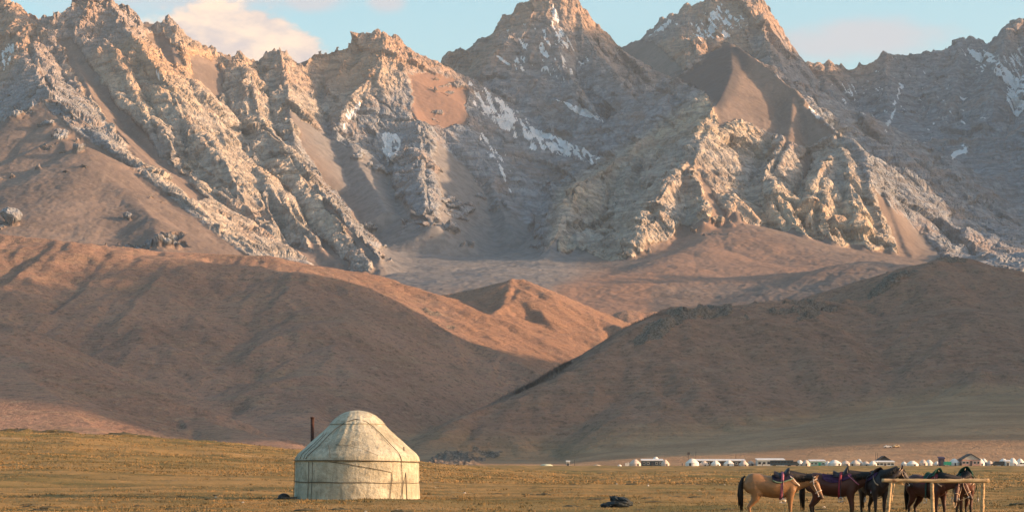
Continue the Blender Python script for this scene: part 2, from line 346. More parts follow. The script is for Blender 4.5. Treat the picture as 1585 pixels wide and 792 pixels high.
MTNS = [
    # middle-distance rolling ground under the buttresses
    (P3([(560, 436, 4.3), (640, 428), (700, 432, 4.3), (780, 424), (840, 428, 4.4), (900, 436)]), 0.2, 0.2, 60, None),
    (P3([(1000, 446, 3.9), (1060, 440), (1110, 433, 4.0), (1180, 431), (1280, 422), (1345, 408, 3.9), (1395, 414), (1440, 432, 3.8), (1500, 450)]), 0.30, 0.25, 30, None),
    (P3([(1100, 300, 5.2), (1130, 345, 5.0), (1080, 385, 4.7), (1010, 418, 4.4), (940, 442, 4.15), (880, 470, 3.9)]), 0.38, 0.30, 40, None),
    (P3([(1130, 345, 5.0), (1200, 375, 4.8), (1290, 408, 4.55), (1340, 425, 4.4)]), 0.42, 0.4, 25, None),
    # left foothill, smooth and brown
    (P3([(-80, 300, 4.6), (-20, 262, 4.7), (40, 238), (95, 216, 4.75), (130, 228), (200, 268, 4.65), (260, 300), (300, 330, 4.5), (340, 358), (388, 396, 4.3), (420, 425, 4.2)]), 0.50, 0.6, 22, None),
    (P3([(95, 216, 4.75), (120, 262, 4.6), (190, 292, 4.45), (240, 340, 4.25), (250, 400, 4.0)]), 0.62, 0.48, 20, None),
    (P3([(-60, 215, 5.1), (0, 190, 5.1), (40, 170), (78, 152, 5.15), (105, 175), (135, 205, 5.0), (190, 250, 4.85), (260, 300, 4.65)]), 0.62, 0.7, 8, None),
    # left range crest
    (P3([(-260, 60, 7.0), (-160, 80), (-80, 50), (-30, 32, 6.6), (0, 17), (12, 14), (22, 24), (36, 30), (46, 22), (58, 28), (68, 44), (76, 34), (88, 24), (104, 20), (112, 12), (122, 2), (132, 0), (142, -6, 6.4), (150, 4), (160, 6), (166, 2), (176, 14), (184, 18), (194, 15), (204, 30), (214, 38), (236, 37), (250, 42), (260, 37), (264, 55), (280, 74, 6.6), (300, 77), (320, 74), (345, 82), (372, 90), (396, 94), (411, 104), (416, 90), (424, 80), (434, 78), (444, 84), (453, 95), (462, 98), (490, 90), (502, 84), (524, 82), (545, 71, 6.8), (563, 62), (580, 60), (592, 57), (600, 66), (612, 67), (620, 85), (627, 112), (632, 131, 6.9)]), 0.95, 0.9, 3, (500, 0.8)),
    # spurs of the left range
    (P3([(12, 14, 6.6), (40, 60, 6.3), (60, 110, 5.9), (78, 152, 5.4)]), 0.75, 0.52, 3, None),
    (P3([(88, 24, 6.5), (110, 80, 6.2), (135, 130, 5.85), (165, 185, 5.5), (215, 235, 5.1), (270, 285, 4.85)]), 0.70, 0.70, 3, None),
    (P3([(142, -6, 6.4), (160, 60, 6.2), (185, 110, 5.95), (215, 160, 5.7), (250, 215, 5.4), (300, 275, 5.1), (345, 330, 4.8), (395, 392, 4.45)]), 0.67, 0.64, 3, None),
    (P3([(166, 2, 6.4), (205, 70, 6.15), (255, 130, 5.85), (285, 190, 5.55), (345, 250, 5.2), (380, 320, 4.9), (430, 385, 4.6), (470, 410, 4.45)]), 0.67, 0.64, 3, None),
    (P3([(260, 40, 6.5), (275, 110, 6.2), (320, 165, 5.9), (350, 225, 5.6), (400, 270, 5.3), (440, 330, 4.95), (490, 385, 4.65), (525, 412, 4.5)]), 0.64, 0.73, 3, None),
    (P3([(372, 90, 6.6), (390, 140, 6.3), (400, 190, 6.0), (440, 225, 5.7), (470, 275, 5.4), (510, 325, 5.05), (550, 365, 4.75), (578, 400, 4.5), (590, 425, 4.35)]), 0.55, 0.87, 3, None),
    (P3([(434, 78, 6.7), (440, 130, 6.4), (450, 180, 6.1), (455, 225, 5.8)]), 0.64, 0.75, 3, None),
    (P3([(545, 71, 6.8), (520, 130, 6.6), (480, 170, 6.4), (455, 200, 6.1)]), 0.64, 0.64, 3, None),
    (P3([(592, 57, 6.8), (588, 100, 6.6), (560, 140, 6.45), (530, 200, 6.2), (560, 260, 5.9), (600, 330, 5.5)]), 0.58, 0.52, 4, None),
    (P3([(620, 80, 6.85), (630, 135, 6.6), (645, 190, 6.3), (652, 235, 6.05), (655, 280, 5.75), (665, 330, 5.4), (672, 350, 5.25)]), 0.64, 0.70, 4, None),
    # saddle and central peak
    (P3([(632, 131, 7.4), (650, 123), (668, 117), (680, 106), (686, 94), (696, 86), (706, 82), (716, 88), (722, 96), (735, 92), (748, 84, 7.4), (762, 68), (770, 52), (780, 38), (792, 32), (800, 16), (812, 8), (822, 4), (838, -2), (856, -6, 7.3), (875, -4), (888, 2), (898, 14), (912, 26), (924, 40), (936, 52), (945, 66), (956, 82), (975, 92), (990, 102), (1008, 108), (1020, 118), (1036, 122, 7.2)]), 0.95, 0.9, 3, (600, 0.85)),
    (P3([(722, 96, 7.4), (728, 150, 7.1), (742, 200, 6.8), (750, 260, 6.4), (775, 320, 5.9), (800, 370, 5.5)]), 0.9, 0.8, 6, None),
    (P3([(780, 38, 7.4), (792, 100, 7.1), (815, 150, 6.9), (850, 200, 6.65), (900, 250, 6.3)]), 1.0, 1.1, 4, None),
    (P3([(838, -2, 7.3), (850, 60, 7.1), (868, 110, 6.9), (905, 160, 6.7), (950, 215, 6.4), (985, 240, 6.2)]), 1.0, 1.0, 4, None),
    (P3([(888, 2, 7.3), (915, 80, 7.05), (960, 130, 6.8), (1000, 170, 6.55), (1020, 200, 6.3)]), 1.1, 1.0, 4, None),
    # grey buttresses in the middle
    (P3([(1060, 130, 6.5), (1035, 170, 6.3), (1015, 205, 6.1), (985, 235, 5.95), (940, 265, 5.8), (905, 285, 5.65), (885, 300, 5.5), (870, 350, 5.2), (852, 400, 4.95), (842, 425, 4.8)]), 1.10, 0.85, 4, None),
    (P3([(985, 235, 5.95), (970, 290, 5.6), (955, 345, 5.25), (945, 380, 5.05), (935, 412, 4.85)]), 1.02, 1.02, 4, None),
    # smooth cone and right buttress
    (P3([(1036, 124, 6.6), (1060, 112), (1085, 95), (1110, 78), (1130, 70, 6.4), (1150, 78), (1175, 96), (1200, 116), (1228, 140, 6.1), (1250, 168), (1275, 190), (1298, 212, 5.75), (1318, 224), (1335, 246, 5.6), (1350, 275), (1368, 305, 5.4), (1385, 345), (1396, 375, 5.15), (1410, 414, 5.0), (1420, 440, 4.9)]), 0.85, 1.3, 6, None),
    (P3([(1130, 70, 6.4), (1135, 110, 6.2), (1118, 150, 6.0), (1090, 200, 5.8), (1075, 235, 5.55), (1062, 265, 5.35), (1040, 290, 5.2), (1010, 330, 5.0), (985, 370, 4.8)]), 0.63, 0.55, 5, None),
    (P3([(1062, 265, 5.3), (1085, 295, 5.15), (1095, 325, 5.0), (1090, 345, 4.9)]), 0.89, 1.04, 5, None),
    (P3([(1228, 140, 6.1), (1225, 190, 5.9), (1215, 230, 5.7), (1190, 270, 5.45), (1205, 320, 5.15), (1240, 365, 4.9), (1270, 395, 4.75)]), 0.70, 0.89, 5, None),
    (P3([(1298, 212, 5.75), (1280, 250, 5.55), (1260, 290, 5.35), (1265, 340, 5.05), (1290, 385, 4.85), (1300, 408, 4.75)]), 0.96, 0.74, 4, None),
    (P3([(1300, 212, 5.75), (1310, 270, 5.45), (1325, 330, 5.15), (1335, 385, 4.95), (1340, 412, 4.85)]), 0.81, 0.96, 4, None),
    (P3([(1335, 246, 5.6), (1350, 310, 5.3), (1370, 370, 5.08), (1385, 415, 4.9)]), 0.89, 1.11, 4, None),
    (P3([(1138, 328, 5.0), (1141, 336, 4.98), (1143, 345, 4.95)]), 1.18, 1.18, 6, None),
    # far peak
    (P3([(940, 92, 8.8), (960, 76), (985, 66), (1000, 60), (1020, 42, 8.7), (1040, 28), (1055, 26), (1065, 14), (1080, 6), (1095, 0), (1110, -8), (1135, -6, 8.4), (1155, -4), (1172, -2), (1180, 8), (1188, 30), (1198, 45), (1204, 62), (1212, 84), (1218, 102), (1222, 125, 8.2)]), 1.0, 1.0, 4, None),
    (P3([(1180, 8, 8.4), (1185, 60, 8.1), (1200, 110, 7.7), (1225, 150, 7.2)]), 1.1, 1.4, 4, None),
    (P3([(1065, 14, 8.5), (1075, 60, 8.2), (1080, 100, 7.9)]), 0.8, 1.0, 4, None),
    # right wall
    (P3([(1222, 108, 8.6), (1240, 104), (1252, 98), (1268, 100), (1280, 96), (1290, 102), (1302, 108), (1320, 108), (1335, 104), (1350, 98), (1370, 90, 8.6), (1395, 86), (1418, 88), (1432, 86), (1452, 82), (1470, 74), (1485, 64), (1502, 64), (1518, 68), (1535, 72), (1549, 68), (1554, 52), (1565, 44), (1578, 36), (1600, 28, 8.5), (1660, 12), (1740, -10), (1850, 10, 8.4)]), 0.72, 0.8, 3, (900, 0.75)),
    (P3([(1268, 100, 8.6), (1290, 170, 8.0), (1310, 240, 7.4), (1330, 300, 6.9), (1360, 360, 6.4)]), 0.8, 0.8, 6, None),
    (P3([(1370, 90, 8.6), (1375, 160, 8.1), (1370, 230, 7.6), (1395, 300, 7.0), (1420, 360, 6.4), (1440, 410, 6.0)]), 0.8, 0.8, 6, None),
    (P3([(1485, 64, 8.6), (1480, 130, 8.2), (1465, 200, 7.8)]), 0.9, 0.8, 6, None),
    (P3([(1565, 44, 8.5), (1540, 120, 8.0), (1530, 200, 7.5), (1545, 270, 7.0), (1530, 340, 6.5), (1500, 400, 6.0)]), 0.9, 0.8, 6, None),
    (P3([(1660, 12, 8.4), (1620, 120, 7.8), (1600, 230, 7.1), (1590, 330, 6.4), (1600, 420, 5.8)]), 0.9, 0.9, 6, None),
    (P3([(1340, 300, 6.6), (1390, 345, 6.2), (1430, 385, 5.8), (1470, 420, 5.4)]), 0.55, 0.55, 6, None),
]
def mtn_base(x, y):
    h = np.full(x.shape, -1e9, np.float32)
    for k, (pts, sr, sl, r, toe) in enumerate(MTNS):
        h = smax(h, seg_ridge(x, y, pts, sr, sl, r, toe, 2.6 if k > 6 else 1.0), 12.0)
    fl = 215 + 0.165 * (y - 3300)
    fl = np.where(y > 5600, 215 + 0.165 * 2300 + (y - 5600) * 0.30, fl) + 14 * fbm2(x / 300, y / 300, 3, 5)
    return smax(h, fl.astype(np.float32), 60.0)

# smooth ground (scree, turf) and special rock, outlined by bearing and height
SCREE = [
    ([(-300, 200), (0, 195), (70, 158), (108, 200), (200, 258), (300, 335), (388, 396), (400, 470), (-300, 470)], 7),
    ([(1034, 126), (1085, 97), (1130, 66), (1160, 82), (1228, 138), (1262, 180), (1298, 212), (1262, 236), (1232, 230), (1196, 206), (1150, 190), (1110, 196), (1095, 150)], 7),
    ([(1086, 268), (1108, 300), (1125, 340), (1190, 350), (1240, 384), (1300, 412), (1360, 440), (1000, 560), (800, 560), (880, 430), (960, 412), (1010, 380), (1075, 350), (1095, 335)], 6),
    ([(440, 165), (520, 215), (600, 260), (640, 345), (600, 400), (562, 366), (500, 290)], 8),
    ([(672, 215), (720, 260), (770, 320), (842, 372), (850, 440), (600, 470), (585, 395), (640, 352), (680, 340)], 10),
    ([(632, 120), (660, 112), (720, 135), (724, 200), (690, 205), (640, 190)], 6),
    ([(92, 62), (118, 66), (180, 160), (250, 240), (330, 318), (300, 322), (210, 240), (140, 160)], 5),
    ([(282, 84), (330, 90), (352, 130), (340, 170), (300, 130)], 6),
    ([(225, 55), (262, 60), (285, 110), (262, 100)], 4),
    ([(955, 76), (1010, 66), (1060, 110), (1036, 128), (985, 100)], 5),
    ([(1232, 250), (1262, 240), (1292, 222), (1250, 262), (1238, 276)], 4),
    ([(1350, 300), (1400, 340), (1500, 440), (1400, 440), (1380, 350)], 6),
]
SNOW = [
    ([(845, 0), (856, 0), (872, 40), (884, 75), (872, 80), (856, 45)], 3, 0.62),
    ([(832, 30), (846, 40), (850, 75), (858, 95), (848, 98), (838, 70)], 3, 0.5),
    ([(760, 80), (770, 84), (790, 98), (784, 102)], 2, 0.8),
    ([(722, 118), (734, 122), (790, 160), (840, 205), (905, 232), (930, 244), (922, 258), (850, 240), (800, 215), (755, 190), (735, 165)], 8, 0.60),
    ([(800, 190), (850, 206), (905, 228), (930, 246), (915, 256), (850, 236), (820, 238), (812, 226), (828, 220)], 4, 0.62),
    ([(586, 212), (604, 202), (622, 215), (618, 236), (604, 256), (592, 232)], 3, 0.75),
    ([(536, 165), (566, 156), (556, 175), (530, 200), (522, 205)], 4, 0.55),
    ([(855, 150), (900, 165), (940, 188), (936, 192), (895, 178)], 2, 0.7),
    ([(1005, 58), (1040, 30), (1052, 32), (1030, 50), (1010, 62)], 3, 0.7),
    ([(1085, 30), (1120, 0), (1112, 40), (1095, 62)], 5, 0.55),
    ([(1395, 130), (1402, 132), (1390, 160), (1372, 200), (1370, 190), (1386, 155)], 2, 0.6),
    ([(1470, 240), (1500, 225), (1495, 238), (1474, 246)], 2, 0.9),
    ([(1480, 70), (1560, 78), (1585, 60), (1600, 130), (1570, 170), (1540, 120), (1500, 100)], 16, 0.55),
    ([(1555, 150), (1575, 120), (1600, 110), (1600, 150), (1572, 180), (1560, 172)], 3, 0.65),
    ([(1310, 130), (1324, 128), (1328, 150), (1320, 160)], 3, 0.5),
    ([(1237, 150), (1250, 160), (1290, 195), (1296, 206), (1262, 182)], 2, 0.6),
    ([(742, 200), (775, 215), (790, 250), (800, 300), (790, 300), (760, 250), (745, 235)], 5, 0.40),
    ([(1240, 120), (1400, 100), (1470, 110), (1560, 200), (1450, 240), (1300, 200)], 20, 0.26),
    ([(780, 40), (840, 20), (900, 60), (930, 110), (860, 130), (790, 110)], 16, 0.36),
    ([(1050, 30), (1130, 0), (1160, 40), (1120, 66), (1070, 70)], 10, 0.44),
    ([(0, 70), (34, 68), (20, 95), (0, 110)], 4, 0.5),
    ([(226, 90), (240, 100), (250, 120), (252, 136), (238, 116)], 3, 0.5),
]
def fan_grid(u0, u1, nc, y0, y1, nr, fn, base_w=0.35, cn=420, cr=420):
    """rows gather where the surface rises steeply as seen from the valley; returns X,Y plus a coarse gradient lookup"""
    us = np.linspace(u0, u1, cn); ys = np.linspace(y0, y1, cr)
    U, YY = np.meshgrid(us, ys); Z = fn(U * YY, YY)
    el = (Z - EYE) / YY; rm = np.maximum.accumulate(el, 0); inc = np.diff(rm, axis=0, prepend=rm[:1])
    inc = inc / (inc.sum(0, keepdims=True) + 1e-9)
    ker = np.hanning(27); ker /= ker.sum()
    inc = np.apply_along_axis(lambda v: np.convolve(np.pad(v, 13, 'edge'), ker, 'valid'), 1, inc)
    k2 = np.hanning(9); k2 /= k2.sum()
    inc = np.apply_along_axis(lambda v: np.convolve(np.pad(v, 4, 'edge'), k2, 'valid'), 0, inc)
    w = inc / inc.sum(0, keepdims=True) * (1 - base_w) + base_w / cr
    cw = np.cumsum(w, 0); cw = (cw - cw[:1]) / (cw[-1:] - cw[:1])
    fu = np.linspace(u0, u1, nc); tt = np.linspace(0, 1, nr)
    Yc = np.empty((nr, cn))
    for j in range(cn): Yc[:, j] = np.interp(tt, cw[:, j], ys)
    j = np.clip((fu - u0) / (u1 - u0) * (cn - 1), 0, cn - 1.001); j0 = j.astype(int); f = j - j0
    Y = Yc[:, j0] * (1 - f) + Yc[:, j0 + 1] * f
    X = fu[None, :] * Y
    gu, gy = np.gradient(Z, us, axis=1), np.gradient(Z, ys, axis=0)
    def blur(a):
        for ax in (0, 1): a = np.apply_along_axis(lambda v: np.convolve(np.pad(v, 3, 'edge'), np.ones(7) / 7, 'valid'), ax, a)
        return a
    GX = blur(gu / YY); GY = blur(gy - U / YY * gu)
    def look(A):
        a = np.clip((Y - y0) / (y1 - y0) * (cr - 1), 0, cr - 1.001); a0 = a.astype(int); fa = a - a0
        jj = np.broadcast_to(j0[None, :], a.shape); fj = np.broadcast_to(f[None, :], a.shape)
        return ((A[a0, jj] * (1 - fj) + A[a0, jj + 1] * fj) * (1 - fa) + (A[a0 + 1, jj] * (1 - fj) + A[a0 + 1, jj + 1] * fj) * fa)
    return X.astype(np.float32), Y.astype(np.float32), look(GX).astype(np.float32), look(GY).astype(np.float32)
def bearing(X, Y, Z):
    return CX + FPX * X / Y, HY - FPX * (Z - EYE) / Y
def normals(X, Y, Z):
    P = np.stack([X, Y, Z], -1)
    n = np.cross(np.gradient(P, axis=1), np.gradient(P, axis=0)); n /= np.linalg.norm(n, axis=-1, keepdims=True) + 1e-9
    return n * np.sign(n[..., 2:3] + 1e-9)

def build_mountains():
    X, Y, GX, GY = fan_grid(-0.262, 0.262, MC, 3500, 9400, MR, mtn_base)
    Z = mtn_base(X, Y)
    px, py = bearing(X, Y, Z)
    scree = np.zeros_like(Z)
    wob = 15 * fbm2(X / 70, Z / 60, 5, 91, 0.6)
    isl0 = fbm2(X / 75, Z / 34, 4, 93, 0.6)
    for k, (poly, fe) in enumerate(SCREE): scree = np.maximum(scree, polymask(px + wob, py + wob * 0.7, poly, fe) * (1 - (0.95 * sstep(0.40, 0.50, isl0) if k in (0, 2, 3, 4, 5) else 0)))
    isl = fbm2(X / 75, Z / 34, 4, 93, 0.6)
    slope = np.hypot(GX, GY)
    craggy = polymask(px, py, [(1220, 90), (1700, -80), (1800, 430), (1470, 425), (1400, 330), (1330, 230), (1240, 160)], 8)
    craggy = np.maximum(craggy, polymask(px, py, [(700, 80), (860, -40), (1040, 120), (1060, 200), (880, 300), (800, 330), (760, 250)], 8))
    gentle = sstep(0.44, 0.30, slope) * (1 - craggy)
    rock = (1 - scree) * (1 - gentle)
    broad = fbm2(X / 420, Y / 420, 3, 60)
    er = erosion(X, Y, GX * 1.1, GY * 1.1, 430.0, 5, 0.085, 0.52, 1.5, 3, 0.6)
    er2 = erosion(X, Y, GX, GY, 110.0, 3, 0.09, 0.55, 1.2, 31, 0.8)
    Z = Z + er * (0.05 + 0.50 * rock) + er2 * (0.03 + 0.38 * rock) + broad * 12
    Z = Z + (3.2 * fbm2(X / 45, Y / 45, 4, 66, 0.6) + 0.9 * fbm2(X / 9, Y / 9, 2, 67)) * (1 - rock)
    spire = np.maximum(fbm2(X / 26, Y / 40, 3, 97, 0.6) + 0.1, 0) ** 1.3
    sp2 = np.maximum(fbm2(X / 15, Y / 34, 3, 98, 0.6), 0) ** 1.2
    Z = Z + rock * (22 * spire + 22 * sp2 * sstep(660, 620, px)) * sstep(190, 60, py)
    N = normals(X, Y, Z)
    # crags: blocky relief pushed out along the surface, bedding that dips to the lower left
    bed = (X * 0.55 + Z * 0.78 - Y * 0.30)
    wx = 18 * fbm3(X / 90, Y / 90, Z / 90, 2, 12)
    def slabs(ang, sd, k=1.0):
        """long tilted slabs: relief stretched along the dip ang, broken across it"""
        ca, sa = math.cos(ang), math.sin(ang); da, dc = (X + wx) * ca - Z * sa, (X + wx) * sa + Z * ca
        f1, k1 = facet3(da / (640 * k), Y / 250, dc / 135, sd); f2, k2 = facet3(da / (190 * k), Y / 75, dc / 36 + 0.2 * f1, sd + 1); f3, k3 = facet3(da / 60, Y / 30, dc / 14, sd + 2)
        l1 = fbm3(da / (260 * k), Y / 150, dc / 30, 3, sd + 3, 0.55, True); l2 = fbm3(da / 110, Y / 70, dc / 9, 2, sd + 5, 0.6, True)
        fine = 0.12 + 0.88 * sstep(-0.15, 0.3, fbm3(da / 240, Y / 150, dc / 110, 3, sd + 9))
        return 19 * f1 + 6 * f2 - 3 * k1 - 2.5 * k2 + 6.0 * l1 + fine * (2.6 * f3 - 1.5 * k3 + 2.4 * l2)
    wA = sstep(1010, 985, px + wob)
    wC = np.maximum(sstep(1232, 1246, px + wob) * sstep(Z * 0 + 6300, Z * 0 + 6600, Y), 0)
    wB = np.clip(1 - wA - wC, 0, 1)
    rel = wA * slabs(0.78, 33) + wB * slabs(1.22, 53, 0.7) + wC * 0.8 * slabs(1.15, 73, 0.8)
    tough = 0.55 + 0.45 * sstep(-0.3, 0.3, fbm3(X / 300, Y / 300, Z / 200, 2, 39))
    amp = rock * tough * rel
    X2, Y2, Z2 = X + N[..., 0] * amp, Y + N[..., 1] * amp, Z + N[..., 2] * amp
    px, py = bearing(X2, Y2, Z2); rock0 = rock
    streak = fbm3((X + 0.35 * Z) / 8, Y / 60, Z / 90, 3, 51)
    snow = np.zeros_like(Z)
    for poly, fe, s in SNOW: snow = np.maximum(snow, polymask(px + wob * 0.5, py + wob * 0.5, poly, fe) * s)
    snow = sstep(0.34, 0.80, snow + (0.55 * streak + 0.25 * fbm3(X / 25, Y / 60, Z / 18, 4, 52, 0.6)) * (snow > 0.02))
    # redder patches, painted shade on the cone, pale buff limestone buttresses
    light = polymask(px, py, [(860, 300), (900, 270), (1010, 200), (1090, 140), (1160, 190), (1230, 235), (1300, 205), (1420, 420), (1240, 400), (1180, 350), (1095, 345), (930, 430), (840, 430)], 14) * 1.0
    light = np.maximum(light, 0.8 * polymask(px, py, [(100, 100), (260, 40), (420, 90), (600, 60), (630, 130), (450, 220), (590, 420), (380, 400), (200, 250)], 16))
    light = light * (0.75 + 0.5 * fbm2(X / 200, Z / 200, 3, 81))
    red = polymask(px, py, [(632, 100), (724, 120), (735, 215), (630, 205)], 22) + polymask(px, py, [(860, 445), (960, 415), (1010, 425), (1000, 520), (860, 520)], 12) + 0.6 * polymask(px, py, [(1000, 400), (1100, 330), (1330, 420), (1200, 440), (1000, 440)], 14)
    cone_shade = polymask(px + wob, py, [(1030, 130), (1130, 60), (1160, 78), (1145, 130), (1120, 170), (1095, 150)], 9)  # left side of the cone coloured darker in place of shade
    crest_sun = sstep(175, 80, py + wob) * (0.5 + 0.8 * sstep(-0.2, 0.3, fbm2(X / 260, Z / 200, 3, 83)))  # orange of low sunlight on the upper crests, put into the rock colour
    crest_sun = np.clip(crest_sun, 0, 1)
    cool_shade = np.maximum(polymask(px + wob, py, [(440, 160), (620, 130), (760, 190), (1010, 200), (900, 420), (860, 450), (600, 455), (560, 350)], 25), polymask(px, py, [(1240, 110), (1700, 0), (1700, 440), (1470, 430), (1350, 260)], 20))  # shade of the bowl and right wall put into the colour as cool grey
    crest_sun = crest_sun * (1 - 0.6 * polymask(px, py, [(780, 60), (860, 20), (940, 120), (1000, 200), (700, 200)], 25) - 0.6 * polymask(px, py, [(1360, 60), (1700, -50), (1700, 200), (1360, 200)], 20))
    o = grid_mesh('mountains', X2, Y2, Z2, dict(cool_shade=0.85 * cool_shade, rock=rock, snow=snow, light=np.clip(light, 0, 1), crest_sun=crest_sun, red=np.clip(red, 0, 1), cone_shade=cone_shade))
    o.data.polygons.foreach_set('use_smooth', (rock0[:-1, :-1] < 0.35).ravel())
    return o

def build_hills():
    X, Y, GX, GY = fan_grid(-0.27, 0.27, HC, 960, 3900, HR, lambda x, y: hills_base(x, y)[0], 0.3)
    Z, AP = hills_base(X, Y)
    olive = sstep(6, -6, Z - RIGHT_HILL[0]) * sstep(-0.07, -0.03, X / Y)
    steep = sstep(0.10, 0.3, np.hypot(GX, GY))
    er = erosion(X, Y, GX * 1.8, GY * 1.8, 300.0, 5, 0.024, 0.58, 1.4, 8)
    Z = Z + er * steep * sstep(1100, 1500, Y) + 2.6 * fbm2(X / 34, Y / 34, 5, 15, 0.55) * steep * sstep(1150, 1550, Y) + 0.35 * fbm2(X / 5, Y / 5, 2, 19) * steep
    # terracettes: low steps trodden along the contour
    tz = (Z + 2 * fbm2(X / 60, Y / 60, 3, 23)) / 3.2
    Z = Z + 0.32 * np.sin(tz * 2 * math.pi) * steep * sstep(-0.2, 0.4, fbm2(X / 170, Y / 170, 3, 29))
    px, py = bearing(X, Y, Z)
    # craggy places
    rockp = [([(664, 718), (676, 704), (735, 690), (770, 700), (790, 718)], 8, .8), ([(985, 530), (1008, 496), (1060, 478), (1130, 470), (1128, 482), (1060, 496), (1020, 520)], 6, 1.3),
             ([(1150, 474), (1272, 458), (1290, 478), (1200, 500), (1160, 490)], 8, .55), ([(1336, 470), (1348, 456), (1375, 425), (1420, 420), (1380, 440)], 5, 1.1),
             ([(655, 478), (690, 492), (716, 508), (705, 514)], 3, .5), 
              ([(1450, 404), (1475, 396), (1500, 408), (1480, 420)], 5, .4)]
    rk = np.zeros_like(Z)
    for poly, fe, s in rockp: rk = np.maximum(rk, s * polymask(px, py, poly, fe))
    wob = 8 * fbm2(X / 25, Z / 12, 3, 78)
    nn = fbm2(X / 40, Z / 14, 4, 77, 0.6)
    fz, ck = facet3(X / 13, Y / 16, Z / 8, 79); fy, _ = facet3(X / 6, Y / 7, Z / 4, 80)
    rk = sstep(0.12, 0.3, rk * 0.42 + nn - 0.05) * (rk > 0.03)
    Z = Z + rk * (0.6 + 1.8 * fz + 1.2 * fy - 0.6 * ck) * (1 + 0.5 * sstep(1700, 1900, Y))
    dry = sstep(26, 2, Z - AP) * sstep(2400, 1700, Y)
    dry = dry * sstep(-0.12, -0.02, X / Y)
    warm = polymask(px, py, [(560, 430), (700, 450), (800, 430), (1010, 520), (850, 600), (730, 540), (690, 470)], 20) * sstep(2450, 2600, Y)
    Z = np.where(Y < 1000, Z - 0.6 * sstep(1000, 965, Y), Z)
    return grid_mesh('hills', X, Y, Z, dict(rock=np.clip(rk, 0, 1), dry=dry, warm=warm, olive=olive))

def build_ground():
    ux = np.linspace(-0.3, 0.3, 620)
    ys = np.concatenate([np.linspace(3, 40, 30, endpoint=False), 40 * (1060 / 40.) ** np.linspace(0, 1, 620)])
    U, Y = np.meshgrid(ux, ys); X = U * (Y + 60)
    Z = ground_h(X, Y)
    return X, Y, Z

MC, MR, HC, HR = 1000, 900, 640, 560
mountains = build_mountains(); mountains['kind'] = 'structure'
hills = build_hills(); hills['kind'] = 'structure'
X, Y, Z = build_ground()
ground = grid_mesh('ground', X, Y, Z); ground['kind'] = 'structure'
# the wide plain the near ground lies in, a hand's breadth lower under it, reaching to the horizon on every side
g = np.sign(np.linspace(-1, 1, 81)) * np.abs(np.linspace(-1, 1, 81)) ** 3 * 16000
PX_, PY_ = np.meshgrid(g, g + 600)
plain = grid_mesh('plain', PX_, PY_, np.where((np.abs(PX_) < 0.3 * np.maximum(PY_, 20) + 60) & (PY_ > -60) & (PY_ < 1300), -1.5, -0.2) + 0 * PX_); plain['kind'] = 'structure'

# unseen ranges added on the right, crests shaped to shade hills and peaks
def shade_range(name, crest, sr, sl, ext, n, seed):
    x0, x1, y0, y1 = ext
    X, Y = np.meshgrid(np.linspace(x0, x1, n), np.linspace(y0, y1, n))
    X = X.astype(np.float32); Y = Y.astype(np.float32)
    Z = seg_ridge(X, Y, crest, sr, sl, 20)
    gx, gy = np.gradient(Z, X[0], axis=1), np.gradient(Z, Y[:, 0], axis=0)
    Z = Z + erosion(X, Y, gx.astype(np.float32), gy.astype(np.float32), 420., 4, 0.08, 0.5, 1.5, seed) + (8 if ext[0] < 1000 else 25) * fbm2(X / 250, Y / 250, 4, seed)
    Z = np.maximum(Z, -3.0)
    ones = np.ones_like(Z)
    o = grid_mesh(name, X, Y, Z, dict(cool_shade=ones * 0, rock=ones * sstep(500, 900, Z), snow=ones * 0, light=ones * 0.3, crest_sun=ones * 0, olive=ones * 0.5, red=ones * 0, cone_shade=ones * 0, dry=ones * 0, warm=ones * 0))
    o['kind'] = 'structure'; return o
RANGE_A = [(1600, 1180, 540), (1600, 1270, 640), (1650, 1500, 700), (1650, 1750, 690), (1700, 2050, 660), (1700, 2250, 650), (1750, 2400, 560), (1800, 2540, 330)]
RANGE_C = [(2300, 3450, 640), (2250, 3700, 770), (2300, 3950, 770), (2450, 4200, 560)]
RANGE_B = [(2800, 5880, 1450), (2700, 6550, 2000), (2700, 7500, 2060), (2900, 8200, 1980), (3200, 9100, 1700)]
shade_range_a = shade_range('hills', RANGE_A, 1.3, 1.3, (820, 3200, 600, 3600), 190, 5)  # unseen, added to shade the near hills
shade_range_c = shade_range('hills', RANGE_C, 0.8, 0.8, (1200, 3600, 2400, 4900), 150, 7)  # unseen, added to shade the middle-distance hill
shade_range_b = shade_range('mountains', RANGE_B, 0.9, 0.95, (2480, 5200, 4600, 9800), 170, 9)  # unseen, added to shade the right wall and central peak

